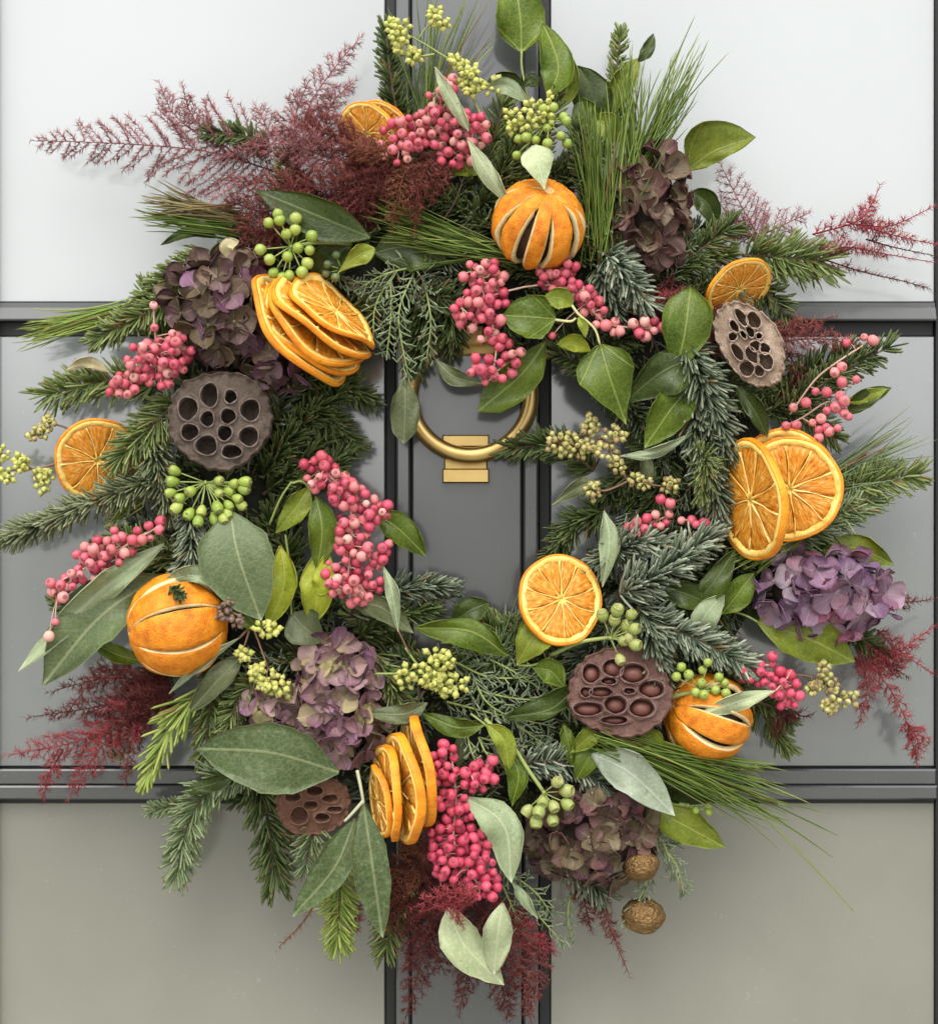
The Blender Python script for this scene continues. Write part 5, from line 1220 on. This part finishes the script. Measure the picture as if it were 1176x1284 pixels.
fir('dark frosted fir clump right of the capped ivy berries', [(800, 760, 122), (818, 800, 134), (828, 845, 124)], 30, 1.7, 'blue', 'brush', wid=3.2, pale=.4)
fir('dark fir sprig between the silver fir and the single orange slice', [(800, 640, 100), (770, 690, 106), (740, 720, 96)], 26, 1.3, 'blue', 'brush')
fir('green fir sprig above the coral berries at left', [(262, 318, 80), (215, 350, 88), (165, 395, 80)], 26, 1.3, 'mid')
fir('fir sprig at upper left under the pine tuft', [(235, 370, 84), (180, 395, 92), (122, 425, 84)], 24, 1.4, 'mid', pale=.35)
fir('flat fir sprig pointing left below the tan leaf', [(200, 485, 76), (130, 478, 84), (62, 495, 74)], 30, 1.5, 'mid', ang=58, tipgrow=.8, pale=.35)
fir('light fir sprig over the small left orange slice', [(225, 500, 96), (190, 535, 106), (150, 575, 98)], 31, 1.6, 'mid', ang=58, pale=.45)
fir('long grey fir branch reaching the left edge', [(225, 590, 84), (130, 625, 98), (60, 655, 88), (2, 678, 76)], 26, 1.9, 'grey', 'brush', pale=.35)
fir('grey fir clump left of the hanging ivy berries', [(190, 545, 92), (200, 590, 102), (215, 640, 96)], 28, 1.5, 'grey', 'brush')
fir('short grey fir sprig above the left dried orange', [(238, 640, 126), (240, 690, 138), (222, 735, 130)], 25, 1.9, 'blue', 'brush', pale=.35)
fir('tiny dark fir tip lying on the left dried orange', [(214, 736, 172), (220, 742, 182), (226, 746, 184)], 11, 1.2, 'dark', 'brush', pale=.05)
fir('dark fir branch right of the grey lotus pod', [(330, 600, 86), (370, 540, 94), (440, 480, 84)], 28, 1.6, 'dark', 'brush', pale=.15)
fir('lower dark fir branch right of the grey lotus pod', [(330, 620, 80), (370, 590, 88), (415, 540, 78)], 26, 1.4, 'dark', 'brush')
fir('dark fir sprig at the inner left edge above the largest berries', [(350, 500, 70), (400, 520, 78), (440, 555, 68)], 28, 1.6, 'dark', 'brush', pale=.15)
fir('dark fir sprig tucked under the orange slice stack', [(370, 470, 78), (420, 480, 84), (462, 500, 72)], 26, 1.5, 'dark', 'brush', pale=.12)
fir('dark fir sprig behind the lime ivy leaves', [(350, 640, 84), (400, 600, 90), (430, 570, 80)], 26, 1.5, 'dark', 'brush', pale=.15)
fir('dark fir sprig reaching into the ring left of the ivy leaves', [(440, 770, 84), (500, 740, 92), (560, 735, 80)], 24, 1.6, 'blue', 'brush')
fir('second dark fir sprig in the ring below the sage leaves', [(450, 800, 84), (490, 775, 92), (540, 765, 82)], 24, 1.4, 'dark', 'brush', pale=.3)
fir('dark fir sprig pointing left toward the brass ring', [(745, 590, 78), (700, 560, 84), (640, 562, 72)], 26, 1.4, 'dark', pale=.15)
fir('dark fir sprig left of the cream eucalyptus buds', [(760, 640, 82), (720, 660, 88), (692, 700, 76)], 26, 1.5, 'dark', 'brush', pale=.25)
fir('dark fir sprig under the round ivy leaf by the knocker', [(790, 470, 78), (740, 460, 86), (695, 440, 78)], 22, 1.3, 'dark')
fir('light fir branch drooping at lower left over the pane', [(345, 950, 84), (268, 985, 94), (236, 1035, 90), (222, 1096, 78)], 30, 1.7, 'light', ang=58, pale=.4)
fir('dark fir branch hanging under the big mottled leaf', [(318, 960, 74), (335, 1020, 82), (345, 1102, 72)], 32, 1.8, 'dark', ang=55, pale=.35, tipgrow=.8)
fir('small light fir tip left of the drooping fir branch', [(240, 1010, 66), (215, 1012, 70), (188, 1016, 64)], 14, 1.2, 'light')
fir('bright yellow green fir tip between the hanging mottled leaves', [(430, 1080, 82), (426, 1130, 90), (424, 1180, 80)], 27, 1.5, 'lime', ang=62, tipgrow=.75)
fir('dull fir sprig right of the hanging mottled leaves', [(505, 1080, 70), (496, 1130, 76), (484, 1190, 66)], 30, 1.3, 'mid', pale=.3)
fir('fir tips under the rust lotus pod', [(400, 1030, 92), (390, 1055, 96), (384, 1085, 90)], 24, 1.2, 'light')
fir('frosted fir sprig behind the brown capped ivy berries', [(640, 960, 104), (700, 955, 114), (760, 985, 106)], 26, 1.6, 'silver', pale=.4)
fir('fir sprig under the olive hydrangea pointing down', [(680, 1060, 84), (720, 1085, 92), (755, 1120, 82)], 28, 1.5, 'blue', pale=.4)
fir('lime cypress tip pointing down at lower left', [(262, 855, 110), (222, 900, 118), (186, 972, 106)], 42, .45, 'lime', name='cypress_sprig', cat='cypress sprig', wid=3.6, ang=26, tipgrow=.45, pale=.4)
fir('dark fir sprig beside the lime cypress tip', [(270, 850, 92), (262, 900, 98), (258, 950, 88)], 26, 1.2, 'mid')
fir('light fir tips left of the mauve hydrangea', [(325, 845, 104), (298, 880, 112), (282, 925, 104)], 22, 1.4, 'mid', pale=.5)
fir('fir sprig right of the mauve hydrangea', [(470, 820, 96), (490, 860, 104), (505, 885, 98)], 26, 1.6, 'mid', 'brush', pale=.45)
fir('dark fir tip poking out of red fern at upper left', [(340, 190, 82), (305, 170, 90), (264, 166, 82)], 20, 1.3, 'dark')
fir('dark fir sprig under the top orange near the berries', [(690, 350, 84), (640, 330, 92), (590, 345, 84)], 24, 1.4, 'dark', 'brush')
fir('dark fir sprig left of the top orange', [(620, 290, 84), (570, 255, 90), (530, 240, 80)], 24, 1.3, 'dark', 'brush')
fir('dark fir tip beyond the large ivy leaf at lower right', [(1060, 790, 66), (1085, 805, 70), (1108, 822, 62)], 20, 1.2, 'dark')
fir('small dark fir tip left of the lengthy berry cluster', [(110, 770, 84), (85, 765, 88), (68, 752, 82)], 14, 1.2, 'dark')
fir('dark fir tips right of the lower right orange', [(950, 880, 80), (975, 890, 84), (990, 905, 76)], 18, 1.2, 'dark')

fir('added dark fir tips shading the door behind the grey green hanging sprig', [(530, 375, 62), (532, 410, 70), (522, 455, 62)], 28, 1.5, 'dark', 'brush', pale=.1)  # these three fir sprigs are added to hide and shade the knocker's top
fir('added dark fir tips covering and shading the knocker hinge', [(560, 370, 66), (568, 400, 74), (566, 432, 66)], 28, 1.5, 'dark', 'brush', pale=.1)
fir('added dark fir tips shading the right of the knocker hinge behind berries', [(640, 380, 66), (632, 405, 74), (640, 440, 68)], 24, 1.4, 'dark', 'brush', pale=.1)
# ---------------------------------------------------------------- pine
pine('tall bundle of long pine needles at the top right', (788, 232, 106), [(765, 60, 100), (800, 70, 104), (862, 40, 84), (892, 60, 76), (868, 140, 84)], 72, 'pine', 1.8, 11, .02, stem=[(762, 330, 96), (776, 280, 104), (790, 225, 106)])
pine('vertical pine needles between the top orange and brown hydrangea', (754, 318, 108), [(722, 130, 110), (745, 120, 112), (770, 120, 112), (800, 130, 106)], 44, 'pine', 1.8, 9, .02, stem=[(752, 340, 100), (754, 300, 108), (757, 250, 110)])
pine('pine needles fanning over the centre board at the very top', (530, 160, 72), [(478, 30, 66), (520, -10, 74), (570, -30, 70), (612, -15, 60), (625, 60, 60)], 34, 'pine', 1.5, 10, .03, jitter=8)
pine('green pine brush pointing left over the upper rail', (165, 388, 74), [(15, 410, 66), (25, 432, 66), (60, 400, 66)], 60, 'lime', 2.0, 7, .03, stem=[(170, 390, 70), (120, 398, 74), (90, 405, 70)], jitter=5)
pine('rusty pine brush pointing left above the dark hydrangea', (300, 272, 86), [(190, 228, 74), (180, 250, 76), (192, 268, 76)], 50, 'pineb', 2.0, 8, .02, jitter=6)
pine('dark pine brush pointing left under the rusty one', (300, 290, 82), [(172, 262, 74), (178, 278, 74)], 26, 'pine', 2.0, 6, .02, jitter=5)
pine('pine needles fanning left from under the top orange', (640, 325, 100), [(458, 236, 112), (450, 268, 112), (490, 300, 106), (520, 330, 98)], 60, 'pine', 1.8, 9, .04)
pine('pale pine needles fanning right past the large orange slices', (1018, 612, 86), [(1140, 520, 70), (1160, 545, 68), (1150, 570, 70), (1120, 600, 74)], 46, 'light', 1.6, 8, .02, stem=[(1010, 620, 84), (1050, 590, 86), (1085, 570, 80)])
pine('long pine needle bundle pointing right below the lower right orange', (755, 925, 140), [(960, 955, 112), (1000, 1000, 102), (985, 1030, 102), (940, 1020, 110)], 85, 'pine', 1.9, 8, .04, stem=[(860, 965, 124), (920, 985, 116), (975, 1008, 108)], jitter=8,
     extra=[((940, 1005, 112), (1071, 1141, 84)), ((930, 990, 112), (1042, 1024, 88)), ((940, 995, 112), (1049, 1047, 88)), ((930, 1000, 112), (1040, 1070, 88)), ((900, 1000, 104), (974, 1062, 88)), ((910, 970, 112), (962, 955, 96))])
pine('short pine needles under the leaning orange slice', (1000, 672, 108), [(905, 700, 116), (925, 720, 114), (960, 715, 112)], 26, 'pine', 1.8, 6, .03, jitter=5)
pine('pine needles behind the single orange slice at the inner edge', (630, 830, 92), [(620, 760, 88), (660, 745, 88), (672, 780, 90)], 34, 'light', 1.6, 8, .03)
pine('few thin needles hanging left of the largest berries', (408, 490, 70), [(425, 575, 74), (448, 590, 76)], 9, 'grey', 1.3, 5, .02)
pine('green pine tips above the long pink berries at left', (175, 625, 86), [(130, 662, 84), (150, 655, 84)], 14, 'lime', 1.8, 6, .02, jitter=4)

# ---------------------------------------------------------------- rosemary-like sprigs
herb('grey green sprig hanging above the brass ring', [[(520, 340, 96), (500, 395, 112), (512, 472, 106)], [(500, 335, 96), (472, 380, 108), (468, 425, 102)], [(530, 345, 92), (540, 400, 104), (535, 450, 98)], [(515, 335, 98), (480, 345, 108), (450, 362, 104)], [(490, 350, 100), (490, 400, 114), (485, 445, 108)]], tw=20)
herb('grey sprig above the left end of the hanging berries', [[(540, 340, 80), (560, 370, 84), (575, 410, 78)], [(520, 330, 80), (555, 350, 84), (590, 365, 78)]], 'herbd', 18)
herb('tangled grey green sprigs at bottom centre above the ivy leaf', [[(570, 830, 100), (620, 850, 114), (700, 845, 106)], [(580, 860, 100), (640, 875, 114), (710, 880, 106)], [(600, 820, 98), (640, 840, 112), (680, 865, 106)], [(560, 880, 98), (620, 895, 110), (690, 910, 102)], [(640, 900, 98), (670, 925, 108), (705, 945, 100)], [(590, 840, 102), (610, 880, 116), (650, 905, 108)], [(660, 830, 100), (690, 860, 110), (720, 900, 102)], [(560, 800, 96), (600, 815, 106), (640, 820, 98)], [(600, 925, 96), (650, 935, 104), (690, 930, 98)]], tw=19, nl=14)
herb('pale sprig just above the bottom pink berries', [[(585, 920, 120), (592, 945, 130), (604, 968, 124)], [(600, 925, 118), (610, 945, 126), (625, 955, 120)]], tw=14)
herb('frosty sprig pointing down right below the curved sage leaf', [[(625, 1080, 90), (655, 1125, 98), (705, 1182, 86)], [(640, 1095, 88), (672, 1120, 94), (690, 1145, 86)], [(630, 1110, 90), (645, 1145, 94), (650, 1170, 86)]], tw=18)
herb('pale fine sprig around the gold walnuts', [[(800, 1030, 80), (830, 1055, 88), (845, 1100, 78)], [(815, 1050, 78), (845, 1080, 86), (858, 1120, 76)], [(815, 1090, 80), (805, 1120, 94), (785, 1160, 90)], [(820, 1020, 80), (835, 1040, 86), (850, 1060, 78)]], tw=15, nl=11)
herb('fine sprig tip at the inner edge by the sage leaves', [[(520, 735, 70), (545, 738, 74), (575, 730, 66)], [(540, 745, 70), (560, 750, 72), (578, 745, 66)]], 'herbd', 10, 8)
herb('thin sprig tip under the hydrangea by the walnut', [[(715, 1120, 70), (712, 1150, 74), (718, 1178, 66)]], tw=10, nl=8)

# ---------------------------------------------------------------- red asparagus fern
fern('feathery red fern frond reaching far left over the pale pane', [
    ([(345, 215, 70), (260, 190, 78), (150, 180, 70), (38, 176, 56)], dict(hw=84, col='pink', hair=9.5, step=7.5, wid=1.15)),
    ([(300, 200, 72), (225, 150, 76), (198, 100, 64)], dict(hw=26, col='pink', step=6)),
    ([(310, 205, 72), (245, 150, 76), (228, 102, 66)], dict(hw=24, col='red', step=6))])
fern('red fern plume rising up left of the dark orange slice', [
    ([(380, 200, 80), (385, 140, 86), (420, 85, 76), (455, 44, 64)], dict(hw=34, col='pink', step=6)),
    ([(375, 190, 80), (370, 150, 84), (388, 100, 74)], dict(hw=40, col='red', step=6)),
    ([(345, 180, 78), (330, 150, 80), (318, 128, 70)], dict(hw=24, col='pink', step=6)),
    ([(390, 170, 80), (420, 125, 84), (447, 100, 72)], dict(hw=24, col='pink', step=6)),
    ([(400, 190, 80), (410, 150, 86), (418, 110, 76)], dict(hw=30, col='red', step=6))])
fern('dense dark red fern mass left of the topmost berries', [
    ([(500, 240, 96), (420, 205, 108), (300, 180, 96)], dict(hw=52, col='red', step=5.5, wid=1.05)),
    ([(490, 250, 96), (400, 235, 110), (270, 225, 94)], dict(hw=48, col='red', step=5.5, wid=1.05)),
    ([(440, 265, 96), (360, 270, 112), (290, 290, 98)], dict(hw=44, col='red', step=5, wid=1.05)),
    ([(470, 220, 94), (430, 180, 104), (380, 150, 92)], dict(hw=44, col='redd', step=5.5, wid=1.05)),
    ([(520, 225, 100), (470, 200, 112), (430, 190, 106)], dict(hw=44, col='redd', step=5, wid=1.05)),
    ([(480, 280, 90), (420, 250, 102), (350, 215, 92)], dict(hw=50, col='redd', step=5, wid=1.05)),
    ([(380, 255, 100), (330, 265, 112), (280, 250, 98)], dict(hw=38, col='red', step=5)),
    ([(360, 290, 96), (330, 295, 106), (295, 310, 96)], dict(hw=30, col='red', step=5)),
    ([(400, 240, 104), (340, 240, 114), (262, 262, 100)], dict(hw=34, col='red', step=5)),
    ([(420, 200, 100), (350, 180, 110), (270, 200, 94)], dict(hw=36, col='pink', step=5.5)),
    ([(460, 180, 96), (400, 165, 104), (330, 165, 92)], dict(hw=34, col='red', step=5.5)),
    ([(470, 290, 90), (440, 275, 98), (400, 265, 92)], dict(hw=34, col='redd', step=5))])
fern('rusty red fern strands drooping below the topmost berries', [
    ([(545, 190, 118), (525, 235, 132), (520, 295, 122)], dict(hw=26, col='red', step=4.5)),
    ([(515, 195, 118), (500, 240, 130), (492, 290, 120)], dict(hw=28, col='rust', step=4.5)),
    ([(570, 195, 116), (550, 225, 126), (538, 260, 118)], dict(hw=22, col='red', step=4.5)),
    ([(480, 200, 112), (470, 240, 122), (455, 275, 112)], dict(hw=30, col='redd', step=4.5)),
    ([(500, 200, 116), (460, 190, 126), (430, 175, 116)], dict(hw=26, col='rust', step=5))])
fern('pale pink fern frond below the bright ivy leaf at upper right', [
    ([(955, 305, 60), (930, 260, 66), (901, 202, 54)], dict(hw=44, col='pink', step=6.5, wid=.85)),
    ([(935, 305, 62), (975, 285, 66), (1018, 265, 54)], dict(hw=38, col='pink', step=6, wid=.85)),
    ([(940, 300, 62), (925, 285, 64), (890, 240, 56)], dict(hw=26, col='pink', step=6, wid=.85))])
fern('crimson fern strands reaching the right edge above the rail', [
    ([(1000, 312, 64), (1060, 310, 70), (1107, 318, 62), (1180, 331, 50)], dict(hw=12, col='redb', step=4.5)),
    ([(1002, 315, 64), (1078, 340, 68), (1130, 352, 58), (1165, 362, 48)], dict(hw=8, col='redd', step=5)),
    ([(1018, 294, 60), (1071, 279, 66), (1090, 260, 58), (1104, 230, 48)], dict(hw=18, col='redb', step=4.5)),
    ([(1075, 282, 62), (1117, 283, 62), (1172, 258, 50)], dict(hw=13, col='redb', step=4.5)),
    ([(1060, 278, 62), (1128, 297, 64), (1180, 308, 50)], dict(hw=12, col='redb', step=5)),
    ([(1085, 300, 60), (1120, 310, 60), (1178, 322, 50)], dict(hw=7, col='redd', step=5))])
fern('dusty red fern wisp over the rail right of the tan pod', [
    ([(965, 430, 92), (1030, 425, 98), (1100, 438, 84)], dict(hw=24, col='red', step=5)),
    ([(960, 420, 90), (1005, 408, 94), (1050, 395, 82)], dict(hw=16, col='red', step=5)),
    ([(985, 440, 88), (1000, 470, 92), (985, 510, 86)], dict(hw=16, col='redd', step=5))])
fern('dark red fern tufts between brown hydrangea and broad ivy leaves', [
    ([(800, 400, 112), (830, 385, 120), (870, 360, 110)], dict(hw=22, col='red', step=4.5)),
    ([(790, 392, 112), (820, 380, 118), (850, 365, 108)], dict(hw=18, col='redb', step=4.5)),
    ([(845, 345, 100), (840, 365, 106), (825, 380, 100)], dict(hw=26, col='redd', step=4.5)),
    ([(905, 370, 106), (892, 410, 114), (898, 455, 108)], dict(hw=24, col='red', step=4.5))])
fern('dark red fern fan under the left dried orange', [
    ([(215, 860, 90), (140, 850, 98), (60, 868, 82)], dict(hw=26, col='redd', step=5.5)),
    ([(215, 865, 92), (130, 885, 100), (32, 900, 80)], dict(hw=30, col='redd', step=5.5)),
    ([(205, 870, 90), (110, 925, 94), (4, 948, 76)], dict(hw=40, col='redb', step=6)),
    ([(190, 880, 88), (125, 940, 92), (84, 1005, 74)], dict(hw=36, col='redb', step=6)),
    ([(200, 880, 88), (165, 930, 92), (158, 992, 76)], dict(hw=26, col='red', step=5.5)),
    ([(210, 850, 92), (170, 870, 102), (110, 895, 90)], dict(hw=44, col='redd', step=5)),
    ([(220, 870, 94), (180, 890, 104), (120, 930, 90)], dict(hw=44, col='redd', step=5)),
    ([(80, 940, 80), (60, 975, 82), (55, 1008, 74)], dict(hw=16, col='redb', step=5)),
    ([(160, 840, 94), (125, 845, 100), (80, 900, 86)], dict(hw=22, col='red', step=5.5))])
fern('dark crimson fern mass at the very bottom of the wreath', [
    ([(560, 1080, 82), (535, 1180, 92), (505, 1290, 72)], dict(hw=44, col='redd', step=5.5, wid=1.05)),
    ([(585, 1100, 84), (590, 1190, 92), (575, 1275, 76)], dict(hw=42, col='redd', step=5.5, wid=1.05)),
    ([(610, 1120, 84), (645, 1190, 92), (668, 1290, 74)], dict(hw=40, col='red', step=5.5, wid=1.05)),
    ([(620, 1130, 86), (655, 1170, 94), (702, 1195, 78)], dict(hw=34, col='redb', step=5)),
    ([(520, 1060, 86), (505, 1130, 94), (520, 1210, 80)], dict(hw=46, col='redd', step=5, wid=1.05)),
    ([(545, 1070, 86), (500, 1110, 94), (480, 1180, 80)], dict(hw=34, col='rust', step=5)),
    ([(600, 1150, 80), (625, 1220, 86), (640, 1280, 70)], dict(hw=40, col='redd', step=5, wid=1.05)),
    ([(560, 1110, 84), (540, 1160, 90), (560, 1230, 76)], dict(hw=46, col='redd', step=5, wid=1.05)),
    ([(660, 1180, 76), (672, 1230, 80), (660, 1275, 68)], dict(hw=26, col='red', step=5.5)),
    ([(545, 1000, 112), (540, 1050, 120), (535, 1090, 112)], dict(hw=22, col='red', step=4.5)),
    ([(500, 1070, 96), (520, 1060, 102), (545, 1080, 98)], dict(hw=24, col='rust', step=4.5))])
fern('bright crimson fern wisp curled over the bottom pink berries', [
    ([(600, 1125, 164), (560, 1120, 172), (515, 1140, 162)], dict(hw=18, col='redb', step=4)),
    ([(560, 1130, 160), (572, 1145, 166), (582, 1165, 158)], dict(hw=12, col='redb', step=4)),
    ([(590, 1135, 160), (555, 1135, 168), (525, 1145, 160)], dict(hw=12, col='redb', step=4))])
fern('two dull crimson fern plumes hanging left of the lower walnut', [
    ([(722, 1090, 72), (735, 1140, 76), (742, 1170, 66)], dict(hw=18, col='redd', step=4.5)),
    ([(745, 1110, 72), (765, 1165, 76), (790, 1226, 62)], dict(hw=15, col='red', step=4.5))])
fern('crimson fern branch hanging over the right-hand pane', [
    ([(1070, 825, 66), (1105, 850, 72), (1136, 905, 64), (1150, 962, 54)], dict(hw=18, col='redb', step=6)),
    ([(1085, 790, 66), (1090, 850, 72), (1072, 920, 58)], dict(hw=24, col='redb', step=5)),
    ([(1110, 850, 66), (1132, 815, 68), (1178, 780, 54)], dict(hw=20, col='redb', step=5)),
    ([(1100, 790, 66), (1125, 815, 68), (1178, 850, 54)], dict(hw=14, col='redb', step=5.5)),
    ([(1075, 800, 66), (1110, 830, 70), (1140, 850, 60)], dict(hw=20, col='redd', step=5)),
    ([(1136, 905, 62), (1150, 930, 62), (1148, 958, 54)], dict(hw=22, col='redb', step=4)),
    ([(1105, 752, 80), (1140, 755, 82), (1176, 750, 66)], dict(hw=11, col='redd', step=4.5))])
fern('small dark fern tuft below the lowest right berries', [
    ([(985, 880, 84), (978, 905, 88), (968, 928, 78)], dict(hw=16, col='redd', step=4.5)),
    ([(990, 890, 82), (1005, 898, 84), (1018, 896, 76)], dict(hw=10, col='redd', step=4.5))])
fern('thin rusty fern strand below the left hanging mottled leaf', [
    ([(402, 1110, 84), (385, 1150, 86), (346, 1192, 72)], dict(hw=7, col='rust', step=6)),
    ([(440, 1120, 74), (446, 1150, 78), (440, 1175, 70)], dict(hw=16, col='redb', step=4.5))])
